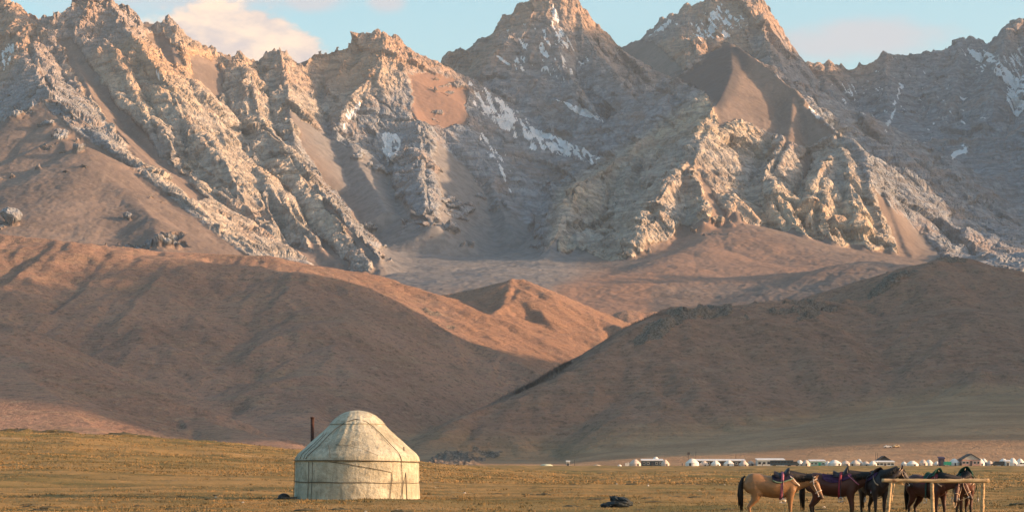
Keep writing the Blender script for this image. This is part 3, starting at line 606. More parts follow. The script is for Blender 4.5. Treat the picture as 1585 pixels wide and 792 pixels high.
# ------------------------------------------------------------------ terrain materials
def mat_mountain():
    t = NT('mountain_rock')
    n1 = t.noise(0.006, 6, 0.6); n2 = t.noise(0.045, 5, 0.65); n3 = t.noise(0.2, 3, 0.6)
    bedv = t.vec((0.012, 0.01, 0.075), (0, R(-42), 0)); nb = t.noise(1.0, 5, 0.65, bedv)
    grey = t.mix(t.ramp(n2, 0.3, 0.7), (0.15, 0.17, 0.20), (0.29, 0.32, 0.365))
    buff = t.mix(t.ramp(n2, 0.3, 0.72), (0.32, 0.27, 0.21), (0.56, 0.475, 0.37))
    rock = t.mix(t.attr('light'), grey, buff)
    rock = t.mix(t.math('MULTIPLY', t.attr('crest_sun'), 0.65), rock, (0.43, 0.265, 0.155))
    rock = t.mix(t.math('MULTIPLY', t.ramp(nb, 0.42, 0.62), 0.6), rock, (0.13, 0.12, 0.115))
    rock = t.mix(t.math('MULTIPLY', t.ramp(n1, 0.5, 0.68), 0.35), rock, (0.33, 0.21, 0.14))
    scree = t.mix(t.ramp(n1, 0.35, 0.65), (0.125, 0.100, 0.090), (0.18, 0.142, 0.124))
    scree = t.mix(t.ramp(n3, 0.55, 0.8), scree, (0.27, 0.22, 0.18))
    run = t.noise(1.0, 5, 0.7, t.vec((0.05, 0.012, 0.012), (0, 0, 0)), 0.5)
    scree = t.mix(t.ramp(run, 0.5, 0.7, 0, 0.5), scree, (0.22, 0.18, 0.155)); scree = t.mix(t.ramp(n2, 0.5, 0.68, 0, 0.6), scree, (0.10, 0.082, 0.072))
    scree = t.mix(t.attr('cool_shade'), scree, t.mix(t.ramp(n2, 0.35, 0.65), (0.115, 0.118, 0.125), (0.19, 0.19, 0.195)))
    scree = t.mix(t.attr('red'), scree, (0.22, 0.14, 0.105))
    scree = t.mix(t.attr('cone_shade'), scree, (0.085, 0.075, 0.075))
    rk = t.ramp(t.math('ADD', t.attr('rock'), t.math('MULTIPLY', t.math('SUBTRACT', n2, 0.5), 0.9)), 0.3, 0.55)
    c = t.mix(rk, scree, rock)
    sn = t.ramp(t.math('ADD', t.attr('snow'), t.math('MULTIPLY', t.math('SUBTRACT', n2, 0.5), 0.5)), 0.35, 0.6)
    c = t.mix(sn, c, (0.72, 0.73, 0.76))
    t.set('Base Color', c); t.set('Roughness', 0.95); t.b.inputs['Specular IOR Level'].default_value = 0.1
    v1 = t.voro(1.0, t.vec((0.030, 0.022, 0.012), (0, R(-40), 0)), 'DISTANCE_TO_EDGE'); v2 = t.voro(1.0, t.vec((0.085, 0.06, 0.04), (0, R(-30), 0)), 'DISTANCE_TO_EDGE')
    cr = t.math('ADD', t.ramp(v1, 0.0, 0.16), t.math('MULTIPLY', t.ramp(v2, 0.0, 0.2), 0.6))
    h = t.math('ADD', t.math('ADD', t.math('MULTIPLY', n2, 1.2), t.math('MULTIPLY', cr, 0.35)), t.math('ADD', t.math('MULTIPLY', n3, 0.5), t.math('MULTIPLY', nb, 0.7)))
    h = t.math('MULTIPLY', h, t.ramp(t.attr('rock'), 0.2, 0.8, 0.04, 1.0))
    t.bump(h, 8.0, 1.0)
    return t.m
def mat_hill():
    t = NT('dry_hillside_turf')
    n1 = t.noise(0.008, 5, 0.6); n2 = t.noise(0.06, 6, 0.65); n3 = t.noise(0.5, 4, 0.7)
    stv = t.vec((0.012, 0.012, 0.16)); ns = t.noise(1.0, 5, 0.6, stv, 0.6)
    c = t.mix(t.ramp(n1, 0.35, 0.65), (0.235, 0.145, 0.108), (0.325, 0.20, 0.145))
    c = t.mix(t.math('MULTIPLY', t.ramp(ns, 0.45, 0.68), 0.55), c, (0.26, 0.185, 0.125))
    c = t.mix(t.math('MULTIPLY', t.ramp(n2, 0.52, 0.75), 0.6), c, (0.095, 0.075, 0.062))
    c = t.mix(t.math('MULTIPLY', t.ramp(n3, 0.54, 0.70), 0.75), c, (0.33, 0.25, 0.18))
    n5 = t.noise(0.2, 5, 0.75); n6 = t.noise(1.0, 4, 0.7, t.vec((0.1, 0.1, 0.35), (0, R(8), 0)), 0.3)
    c = t.mix(t.ramp(n5, 0.50, 0.66, 0, 0.55), c, (0.12, 0.09, 0.072)); c = t.mix(t.ramp(n6, 0.54, 0.68, 0, 0.6), c, (0.37, 0.27, 0.19))
    c = t.mix(t.math('MULTIPLY', t.attr('warm'), 0.7), c, (0.27, 0.155, 0.10))
    n4 = t.noise(1.0, 6, 0.68, t.vec((0.05, 0.05, 0.13), (0, R(20), 0)), 0.3)
    ol = t.mix(t.ramp(n4, 0.38, 0.62), (0.15, 0.092, 0.066), (0.34, 0.205, 0.142)); ol = t.mix(t.ramp(n1, 0.45, 0.62, 0, 0.6), ol, (0.16, 0.11, 0.08))
    c = t.mix(t.math('MULTIPLY', t.attr('olive'), 0.75), c, ol)
    c = t.mix(t.ramp(n4, 0.56, 0.72, 0, 0.45), c, (0.30, 0.22, 0.16)); c = t.mix(t.ramp(n5, 0.5, 0.68, 0, 0.5), c, (0.07, 0.054, 0.042)); c = t.mix(t.ramp(n6, 0.56, 0.68, 0, 0.4), c, (0.28, 0.20, 0.14))
    gold = t.mix(t.ramp(ns, 0.4, 0.65), (0.29, 0.19, 0.115), (0.40, 0.27, 0.165))
    gold = t.mix(t.ramp(n1, 0.5, 0.7), gold, (0.25, 0.18, 0.115)); gold = t.mix(t.ramp(n5, 0.5, 0.68, 0, 0.45), gold, (0.15, 0.11, 0.07))
    c = t.mix(t.math('MULTIPLY', t.attr('dry'), 0.85), c, gold)
    rk = t.mix(t.ramp(n3, 0.35, 0.65), (0.10, 0.08, 0.066), (0.25, 0.205, 0.165))
    c = t.mix(t.ramp(t.attr('rock'), 0.15, 0.5), c, rk)
    t.set('Base Color', c); t.set('Roughness', 0.95); t.b.inputs['Specular IOR Level'].default_value = 0.1
    t.bump(t.math('ADD', t.math('MULTIPLY', n2, 2.2), t.math('MULTIPLY', n3, 0.7)), 2.4, 1.0)
    return t.m
def mat_ground():
    t = NT('dry_steppe_grass')
    sv = t.vec((0.05, 0.16, 0.1)); n1 = t.noise(1.0, 5, 0.6, sv, 0.4)
    n2 = t.noise(0.9, 6, 0.65); n3 = t.noise(7, 4, 0.7); n4 = t.noise(0.02, 4, 0.5)
    c = t.mix(t.ramp(n1, 0.36, 0.62), (0.116, 0.095, 0.037), (0.285, 0.184, 0.073))
    c = t.mix(t.math('MULTIPLY', t.ramp(n2, 0.5, 0.72), 0.6), c, (0.34, 0.225, 0.10))
    c = t.mix(t.math('MULTIPLY', t.ramp(n4, 0.5, 0.66), 0.6), c, (0.15, 0.135, 0.05))
    c = t.mix(t.math('MULTIPLY', t.ramp(n3, 0.55, 0.75), 0.7), c, (0.085, 0.062, 0.03))
    bare = t.noise(1.0, 5, 0.7, t.vec((0.12, 0.5, 0.3), (0, 0, R(4))), 0.6); lane = t.noise(1.0, 4, 0.6, t.vec((0.018, 0.22, 0.1), (0, 0, R(-5))), 0.2)
    c = t.mix(t.ramp(bare, 0.60, 0.70, 0, 0.65), c, (0.33, 0.235, 0.14)); c = t.mix(t.ramp(lane, 0.62, 0.70, 0, 0.6), c, (0.38, 0.27, 0.15)); c = t.mix(t.ramp(lane, 0.40, 0.32, 0, 0.5), c, (0.09, 0.08, 0.035))
    t.set('Base Color', c); t.set('Roughness', 0.95); t.b.inputs['Specular IOR Level'].default_value = 0.1
    t.bump(t.math('ADD', n2, t.math('MULTIPLY', n3, 0.4)), 0.12, 0.8)
    return t.m
M_MTN, M_HILL, M_GROUND = mat_mountain(), mat_hill(), mat_ground()
for o, m in ((mountains, M_MTN), (shade_range_b, M_MTN), (hills, M_HILL), (shade_range_a, M_HILL), (shade_range_c, M_HILL), (ground, M_GROUND), (plain, M_GROUND)):
    o.data.materials.append(m)

# ------------------------------------------------------------------ object helpers
def mesh_obj(name, verts, faces, mat=None, parent=None, smooth=True, loc=None):
    me = bpy.data.meshes.new(name); me.from_pydata([tuple(v) for v in verts], [], faces); me.update()
    if smooth: me.polygons.foreach_set('use_smooth', [True] * len(me.polygons))
    if mat: me.materials.append(mat)
    o = bpy.data.objects.new(name, me); COL.objects.link(o)
    if parent: o.parent = parent
    if loc is not None: o.location = loc
    return o
def thing(name, label, cat, loc=(0, 0, 0), rz=0.0, group=None):
    o = bpy.data.objects.new(name, None); COL.objects.link(o); o.location = loc; o.rotation_euler = (0, 0, rz)
    o.empty_display_size = 0.3; o['label'] = label; o['category'] = cat
    if group: o['group'] = group
    return o
class MB:
    """collects simple solids into one mesh"""
    def __init__(s): s.v, s.f = [], []
    def add(s, v, f):
        n = len(s.v); s.v += [tuple(p) for p in v]; s.f += [tuple(i + n for i in q) for q in f]; return s
    def box(s, cx, cy, cz, sx, sy, sz, rz=0.0):
        c_, s_ = math.cos(rz), math.sin(rz); V = []
        for z in (-.5, .5):
            for x, y in ((-.5, -.5), (.5, -.5), (.5, .5), (-.5, .5)):
                X, Y = x * sx, y * sy; V.append((cx + X * c_ - Y * s_, cy + X * s_ + Y * c_, cz + z * sz))
        return s.add(V, [(0, 3, 2, 1), (4, 5, 6, 7), (0, 1, 5, 4), (1, 2, 6, 5), (2, 3, 7, 6), (3, 0, 4, 7)])
    def tube(s, pts, rad, n=8, cap=True, side=None):
        """pts: centres; rad: radius or (lateral, deep) per point"""
        pts = [Vector(p) for p in pts]; m = len(pts)
        if not isinstance(rad, (list, tuple)): rad = [rad] * m
        V = []; prev = None
        for i, p in enumerate(pts):
            t = (pts[min(i + 1, m - 1)] - pts[max(i - 1, 0)]).normalized()
            if side is not None: a = Vector(side)
            elif prev is None:
                a = t.cross(Vector((0, 0, 1)))
                if a.length < 0.2: a = Vector((0, 1, 0))
            else: a = prev
            a = (a - t * a.dot(t)).normalized(); prev = a; b = t.cross(a)
            r = rad[i]; ra, rb = (r if isinstance(r, tuple) else (r, r))
            for k in range(n):
                w = 2 * math.pi * k / n; V.append(p + a * math.cos(w) * ra + b * math.sin(w) * rb)
        F = [(i * n + k, i * n + (k + 1) % n, (i + 1) * n + (k + 1) % n, (i + 1) * n + k) for i in range(m - 1) for k in range(n)]
        if cap: F += [tuple(range(n))[::-1], tuple((m - 1) * n + k for k in range(n))]
        return s.add(V, F)
    def build(s, name, mat=None, parent=None, smooth=False): return mesh_obj(name, s.v, s.f, mat, parent, smooth)
def catmull(pts, sub=4):
    P = [Vector(p) for p in pts]; P = [P[0] * 2 - P[1]] + P + [P[-1] * 2 - P[-2]]; out = []
    for i in range(1, len(P) - 2):
        for k in range(sub):
            t = k / sub; a, b, c_, d = P[i - 1:i + 3]
            out.append(0.5 * ((2 * b) + (c_ - a) * t + (2 * a - 5 * b + 4 * c_ - d) * t * t + (3 * b - a - 3 * c_ + d) * t ** 3))
    out.append(P[-2]); return out

# ------------------------------------------------------------------ the big felt yurt
def felt_mat(name, lo, hi, stain, seed=0.0):
    t = NT(name); v = t.vec((1, 1, 1)); n1 = t.noise(0.9, 5, 0.6, v, 0.4)
    streak = t.noise(1.0, 5, 0.65, t.vec((5, 5, 0.7))); weave = t.noise(60, 3, 0.6); n2 = t.noise(4.5, 5, 0.7)
    c = t.mix(t.ramp(n1, 0.35, 0.65), lo, hi)
    c = t.mix(t.math('MULTIPLY', t.ramp(streak, 0.48, 0.68), 0.5), c, stain)
    c = t.mix(t.math('MULTIPLY', t.ramp(n2, 0.50, 0.72), 0.6), c, stain)
    big = t.noise(0.55, 3, 0.6, t.vec((1, 1, 1.4)), 0.3); c = t.mix(t.ramp(big, 0.50, 0.66, 0, 0.55), c, stain)
    t.set('Base Color', c); t.set('Roughness', 0.95)
    t.bump(t.math('ADD', t.math('MULTIPLY', n2, 1.0), t.math('MULTIPLY', weave, 0.12)), 0.12, 0.9)
    return t.m
M_FELT = felt_mat('canvas_over_felt', (0.345, 0.335, 0.265), (0.50, 0.485, 0.395), (0.20, 0.19, 0.145))
M_ROPE = simple_mat('dark_rope', (0.075, 0.062, 0.045), 0.9, 0.3, 40)
M_SOOT = simple_mat('sooty_iron', (0.022, 0.018, 0.017), 0.6, 0.4, 12)
YURT_PROFILE = [(3.03, -0.08), (3.02, 0.35), (3.0, 0.8), (2.985, 1.3), (2.97, 1.72), (2.96, 1.86), (2.93, 2.0), (2.80, 2.18), (2.54, 2.40), (2.18, 2.72), (1.80, 3.06), (1.43, 3.40), (1.10, 3.72), (0.96, 3.86), (0.74, 4.04), (0.45, 4.18), (0.2, 4.24), (0.02, 4.26)]
def yurt_r(z):
    zs = [p[1] for p in YURT_PROFILE]; return float(np.interp(z, zs, [p[0] for p in YURT_PROFILE]))
def yurt_pt(th, z, off=0.0):
    """th 0 faces the camera, positive to the photo's right"""
    r = yurt_r(z) + off; return Vector((r * math.sin(th), -r * math.cos(th), z + (off * 0.6 if z > 2 else 0)))
def build_yurt():
    x0, y0 = (553 - CX) / FPX * 100, 100.0
    root = thing('felt_yurt', 'large cream felt yurt standing alone on the grass with a dark stovepipe', 'yurt', (x0, y0, gz(x0, y0)))
    nth = 300
    th = np.linspace(0, 2 * np.pi, nth, endpoint=False)
    def shell(name, z0, z1, nz, off, wr, crown=False):
        zs = np.linspace(z0, z1, nz); TH, ZZ = np.meshgrid(th, zs)
        pz = [p[1] for p in YURT_PROFILE]; RR = np.interp(ZZ, pz, [p[0] for p in YURT_PROFILE]) + off
        a = TH * 3
        fold = 0.034 * fbm3(np.cos(TH) * 5, np.sin(TH) * 5, ZZ * 1.1, 4, 3) + 0.030 * np.abs(fbm3(np.cos(TH) * 3 + ZZ * 0.8, np.sin(TH) * 3, ZZ * 2.5, 3, 9))
        fold += 0.014 * np.sin(TH * 46 + 3 * fbm3(np.cos(TH) * 2, np.sin(TH) * 2, ZZ, 2, 5)) * sstep(0.5, 0.0, ZZ - z0) * (z0 < 1)
        # belts pinch the cover
        if z0 < 1: fold -= 0.05 * np.exp(-((ZZ - 0.78 - 0.03 * np.sin(TH * 2)) / 0.05) ** 2)
        if 1 < z1 < 4: fold = fold * (0.5 + 0.6 * sstep(2.0, 2.6, ZZ))
        # roof poles press faintly through
        if z1 > 2 and not crown: fold += 0.016 * np.abs(np.sin(TH * 16)) ** 4 * sstep(2.1, 2.6, ZZ)
        RR = RR + fold * wr
        if z0 < 0: ZZ = ZZ + 0.03 * fbm3(np.cos(TH) * 6, np.sin(TH) * 6, ZZ * 0, 3, 8) * (ZZ < 0.1)
        V = np.stack([RR * np.sin(TH), -RR * np.cos(TH), ZZ + 0 * RR], -1).reshape(-1, 3)
        i = np.arange(nz * nth).reshape(nz, nth); j = np.roll(i, -1, 1)
        F = np.stack([i[:-1], j[:-1], j[1:], i[1:]], -1).reshape(-1, 4).tolist()
        if crown: F.append(tuple(i[-1].tolist()))
        o = mesh_obj(name, V, F, M_FELT, root)
        m = o.modifiers.new('thick', 'SOLIDIFY'); m.thickness = 0.015; m.offset = -1
        return o
    shell('wall_felt', -0.08, 1.90, 60, 0.0, 1.0)
    shell('roof_felt', 1.80, 3.95, 60, 0.045, 1.0)
    shell('crown_cover', 3.60, 4.26, 24, 0.11, 1.2, True)
    # front flap of the roof cover, one more layer, edged with rope
    arc = [(-0.86, 1.93), (-0.80, 2.1), (-0.74, 2.45), (-0.72, 2.75), (-0.70, 3.0), (-0.62, 3.3), (-0.42, 3.6), (-0.0, 3.78), (0.42, 3.66), (0.62, 3.4), (0.72, 3.05), (0.77, 2.7), (0.80, 2.35), (0.82, 2.1), (0.84, 1.80)]
    def rope(name, pts, r=0.018, off=0.075, label=None):
        P = []
        for (a, z), (b, z2) in zip(pts[:-1], pts[1:]):
            n = max(2, int(abs(b - a) * 14 + abs(z2 - z) * 5))
            for k in range(n): f = k / n; P.append(yurt_pt(a + (b - a) * f, z + (z2 - z) * f, off))
        P.append(yurt_pt(*pts[-1], off))
        o = MB().tube(P, r, 6).build(name, M_ROPE, root, True)
        if label: o['label'] = label
        return o
    rope('flap_edge_rope', arc, 0.016, 0.08)
    belt = [(a, 1.87 - 0.10 * math.sin(a * 0.5 + 0.9) + 0.05 * math.cos(a * 1.3)) for a in np.linspace(-math.pi, math.pi, 61)]
    rope('belt_rope', belt, 0.022, 0.07)
    rope('belt_rope', [(a, 0.80 - 0.03 * math.sin(a) + 0.012 * math.sin(a * 9)) for a in np.linspace(-math.pi, math.pi, 61)], 0.016, 0.02)
    for a, a2 in ((-0.80, -0.80), (-0.71, -0.72), (0.845, 0.85), (-1.45, -1.47), (2.2, 2.2), (3.1, 3.1), (-2.3, -2.3)):
        rope('tie_rope', [(a, 1.85), ((a + a2) / 2 + 0.01, 1.0), (a2, 0.0)], 0.013, 0.035)
    rope('seam', [(-0.40, 1.80), (-0.1, 1.68), (0.25, 1.5), (0.64, 1.28), (0.65, 1.0), (0.63, 0.7), (0.60, 0.0)], 0.013, 0.03)
    rope('seam', [(-0.36, 2.55), (-0.1, 2.52), (0.15, 2.35), (0.40, 2.05)], 0.008, 0.072)
    rope('seam', [(-0.55, 2.6), (-0.42, 2.3), (-0.36, 1.98)], 0.008, 0.072)
    for a in (-1.05, -0.93): rope('tie_rope', [(a, 1.9), (a * 0.93, 2.6), (a * 0.93, 3.1)], 0.012, 0.075)
    # stick leaning on the right side
    p0, p1 = yurt_pt(0.86, 0.0, 0.28), yurt_pt(1.07, 2.42, 0.12)
    MB().tube([p0, (p0 + p1) / 2 + Vector((0.02, -0.02, 0)), p1], 0.024, 7).build('leaning_pole', M_ROPE, root, True)
    # stovepipe through the wall behind the left shoulder
    sx, sy = -2.30, 1.35
    MB().tube([(sx + 0.25, sy - 0.1, 1.5), (sx, sy, 2.2), (sx, sy, 3.93)], [0.085, 0.088, 0.088], 14).tube([(sx, sy, 3.90), (sx, sy, 3.98)], 0.10, 14).build('stovepipe', simple_mat('rusty_pipe', (0.05, 0.022, 0.016), 0.7, 0.5, 9), root, True)
    # low drum-like basin and board at the left foot
    gx, gy = x0 - 3.42, y0 - 1.2
    t = thing('upturned_basin', 'round black basin upturned on the grass at the left foot of the large yurt', 'basin', (gx, gy, gz(gx, gy)))
    n = 24; V = []; F = []
    for i in range(8):
        a = i / 7 * math.pi / 2
        for k in range(n): V.append((0.31 * math.cos(a) * math.cos(2 * math.pi * k / n), 0.31 * math.cos(a) * math.sin(2 * math.pi * k / n), 0.02 + 0.27 * math.sin(a)))
    F = [(i * n + k, i * n + (k + 1) % n, (i + 1) * n + (k + 1) % n, (i + 1) * n + k) for i in range(7) for k in range(n)]
    mesh_obj('bowl', V, F, M_SOOT, t)
    MB().tube([(0.33 * math.cos(w), 0.33 * math.sin(w), 0.03) for w in np.linspace(0, 2 * math.pi, 25)], 0.018, 6).build('rim', M_SOOT, t, True)
    bx, by = x0 - 3.15, y0 - 1.55
    o = MB().box(0, 0, 0.06, 0.75, 0.22, 0.05, 0.05).box(0.25, 0.05, 0.10, 0.3, 0.16, 0.045, 0.3).build('board', simple_mat('grey_wood', (0.10, 0.085, 0.07), 0.9, 0.3, 10))
    o.location = (bx, by, gz(bx, by)); o['label'] = 'short weathered grey board lying between the basin and the large yurt'; o['category'] = 'board'
build_yurt()

# ------------------------------------------------------------------ dark bundle on the grass
def build_bundle():
    Yb = 76.5; x = (955 - CX) / FPX * Yb
    m = simple_mat('dark_blue_cloth', (0.018, 0.028, 0.036), 0.75, 0.5, 6, 0.03)
    root = thing('bundle', 'dark blue heap of folded tarpaulin lying on the grass in front of the horses', 'bundle', (x, Yb, gz(x, Yb)))
    def lump(name, c, s, seed, tilt=0):
        n, k = 20, 12; V = []
        for i in range(k + 1):
            a = i / k * math.pi
            for j in range(n):
                b = 2 * math.pi * j / n; V.append((math.sin(a) * math.cos(b), math.sin(a) * math.sin(b), math.cos(a)))
        V = np.array(V, np.float32); d = 1 + 0.42 * fbm3(V[:, 0] * 1.7 + seed, V[:, 1] * 1.7, V[:, 2] * 2.6, 4, seed, 0.6, True)
        V = V * d[:, None] * np.array(s); V[:, 2] += V[:, 0] * tilt; V += np.array(c)
        V[:, 2] = np.maximum(V[:, 2], -0.02)
        F = [(i * n + j, i * n + (j + 1) % n, (i + 1) * n + (j + 1) % n, (i + 1) * n + j) for i in range(k) for j in range(n)]
        return mesh_obj(name, V, F, m, root, False)
    lump('cloth_fold', (0.05, 0, 0.12), (0.42, 0.26, 0.13), 3); lump('cloth_fold', (-0.36, -0.05, 0.07), (0.22, 0.2, 0.09), 5)
    lump('cloth_fold', (-0.02, 0.05, 0.27), (0.20, 0.15, 0.13), 8, -0.3); lump('cloth_fold', (0.30, 0.05, 0.22), (0.26, 0.2, 0.12), 12, -0.35)
    MB().tube([(-0.15, 0.0, 0.30), (-0.22, 0, 0.36), (-0.27, 0, 0.42)], [0.05, 0.05, 0.02], 8).build('cloth_corner', m, root, True)
build_bundle()

# ------------------------------------------------------------------ hitching rail
def wood_mat():
    t = NT('peeled_pine'); g = t.noise(1.0, 5, 0.65, t.vec((3, 14, 14))); k = t.noise(5, 4, 0.7)
    c = t.mix(t.ramp(g, 0.35, 0.65), (0.29, 0.205, 0.11), (0.47, 0.35, 0.20)); c = t.mix(t.ramp(k, 0.56, 0.68), c, (0.16, 0.085, 0.045))
    t.set('Base Color', c); t.set('Roughness', 0.75); t.bump(g, 0.01); return t.m
def build_rail():
    M = wood_mat(); Yr = 55.6
    def W(px, py, Y=Yr): return at(px, py, Y)
    a, b = W(1365, 743.2), W(1531, 743.4)
    root = thing('hitching_rail', 'pale peeled-log hitching rail on three posts in front of the tethered horses', 'hitching rail', (0, Yr, 0))
    def log(name, p, q, r0, r1, seed, n=26):
        P, Rr = [], []
        for i in range(n):
            f = i / (n - 1); v = p.lerp(q, f) - Vector((0, Yr, 0))
            j = 0.007 * math.sin(f * 6 + seed) + 0.004 * math.sin(f * 31 + seed * 2)
            v += Vector((j if abs(q.z - p.z) > 0.5 else 0, j * 0.5, j * 0.7 if abs(q.z - p.z) < 0.5 else 0)); P.append(v)
            Rr.append((r0 + (r1 - r0) * f) * (1 + 0.07 * math.sin(f * 23 + seed) + (0.12 if (i * 7 + int(seed)) % 9 == 0 else 0)))
        return MB().tube(P, Rr, 12).build(name, M, root, True)
    log('rail', a, b, 0.047, 0.060, 1.0, 44)
    log('rail', a + Vector((0.55, 0.10, -0.035)), W(1381, 748) + Vector((0.1, 0.1, 0)), 0.03, 0.03, 2.0, 5)
    for px, pxb, r, sd in ((1378.5, 1372, 0.048, 2), (1443, 1443.5, 0.055, 5), (1521.5, 1520.5, 0.053, 8)):
        t_, g_ = W(px, 746), W(pxb, 719 + 1.63 * FPX / Yr); g_.z = -0.25
        log('post', g_, Vector((t_.x, t_.y + 0.02, t_.z)), r * 1.05, r * 0.92, sd, 16)
    p, q = W(1384, 748, 55.8), W(1379, 775, 55.7)
    log('fork', q, p, 0.035, 0.022, 4, 8)
build_rail()

# ------------------------------------------------------------------ horses
TORSO = [(-0.80, 1.17, 0.05, 0.05), (-0.775, 1.16, 0.16, 0.12), (-0.70, 1.14, 0.245, 0.20), (-0.58, 1.13, 0.292, 0.255), (-0.42, 1.105, 0.305, 0.275), (-0.22, 1.06, 0.292, 0.285), (0.0, 1.03, 0.305, 0.30),
         (0.22, 1.045, 0.325, 0.285), (0.40, 1.09, 0.335, 0.245), (0.55, 1.10, 0.29, 0.215), (0.67, 1.09, 0.215, 0.17), (0.75, 1.08, 0.10, 0.09)]
def torso(x):
    xs = [t[0] for t in TORSO]; return [float(np.interp(x, xs, [t[k] for t in TORSO])) for k in (1, 2, 3)]
def torso_pt(x, th, off=0.0):
    """th 0 on the spine, pi under the belly, positive to the horse's right (y<0)"""
    zc, hh, hw = torso(x); return Vector((x, -math.sin(th) * (hw + off), zc + math.cos(th) * (hh + off)))
def rot(v, piv, yaw, pitch):
    d = Vector(v) - Vector(piv)
    d = Matrix.Rotation(-pitch, 3, 'Y') @ d       # positive pitch lifts
    d = Matrix.Rotation(yaw, 3, 'Z') @ d
    return Vector(piv) + d
def coat_mat(name, body, dark, var=0.18):
    t = NT(name); n = t.noise(3.0, 5, 0.6); f = t.noise(26, 3, 0.6)
    c = t.mix(t.ramp(n, 0.3, 0.7), tuple(k * (1 - var) for k in body), tuple(k * (1 + var) for k in body))
    c = t.mix(t.attr('points'), c, dark)
    t.set('Base Color', c); t.set('Roughness', 0.5); t.b.inputs['Specular IOR Level'].default_value = 0.35
    t.bump(f, 0.006); return t.m
M_HAIR_BLACK = simple_mat('black_horsehair', (0.012, 0.010, 0.010), 0.55, 0.5, 30)
M_LEATHER_DK = simple_mat('dark_leather', (0.016, 0.013, 0.018), 0.5, 0.4, 12)
M_STRAP_TAN = simple_mat('tan_webbing', (0.42, 0.30, 0.20), 0.7, 0.2, 30)
M_STRAP_RED = simple_mat('red_webbing', (0.26, 0.035, 0.055), 0.75, 0.25, 20)
M_STRAP_MAUVE = simple_mat('mauve_webbing', (0.30, 0.10, 0.15), 0.75, 0.2, 20)
M_STRAP_WHITE = simple_mat('pale_webbing', (0.62, 0.52, 0.44), 0.7, 0.15, 20)
M_STEEL = simple_mat('dull_steel', (0.42, 0.42, 0.42), 0.35, 0.2, 20, 0, 0.8)
M_EYE = simple_mat('horse_eye', (0.006, 0.005, 0.005), 0.15, 0.1)
M_PAD = {'navy': simple_mat('navy_felt', (0.012, 0.012, 0.030), 0.9, 0.4, 10), 'purple': simple_mat('purple_felt', (0.030, 0.014, 0.045), 0.9, 0.4, 10),
         'green': simple_mat('dark_green_cloth', (0.012, 0.055, 0.042), 0.85, 0.4, 10), 'maroon': simple_mat('maroon_cloth', (0.13, 0.028, 0.035), 0.85, 0.4, 10)}
M_TRIM = simple_mat('green_trim', (0.14, 0.20, 0.13), 0.8, 0.2, 20)

def band(fn, n, w, thick=0.010, closed=False):
    """flat strap along fn(t)->(point, outward, sideways)"""
    V, F = [], []
    for i in range(n):
        p, o_, s_ = fn(i / (n - 1)); o_ = Vector(o_).normalized(); s_ = Vector(s_).normalized()
        for a, b in ((-1, 0), (1, 0), (1, 1), (-1, 1)): V.append(p + s_ * a * w / 2 + o_ * b * thick)
    F = [(i * 4 + k, i * 4 + (k + 1) % 4, (i + 1) * 4 + (k + 1) % 4, (i + 1) * 4 + k) for i in range(n - 1) for k in range(4)]
    F += [(3, 2, 1, 0), ((n - 1) * 4, (n - 1) * 4 + 1, (n - 1) * 4 + 2, (n - 1) * 4 + 3)]
    return V, F

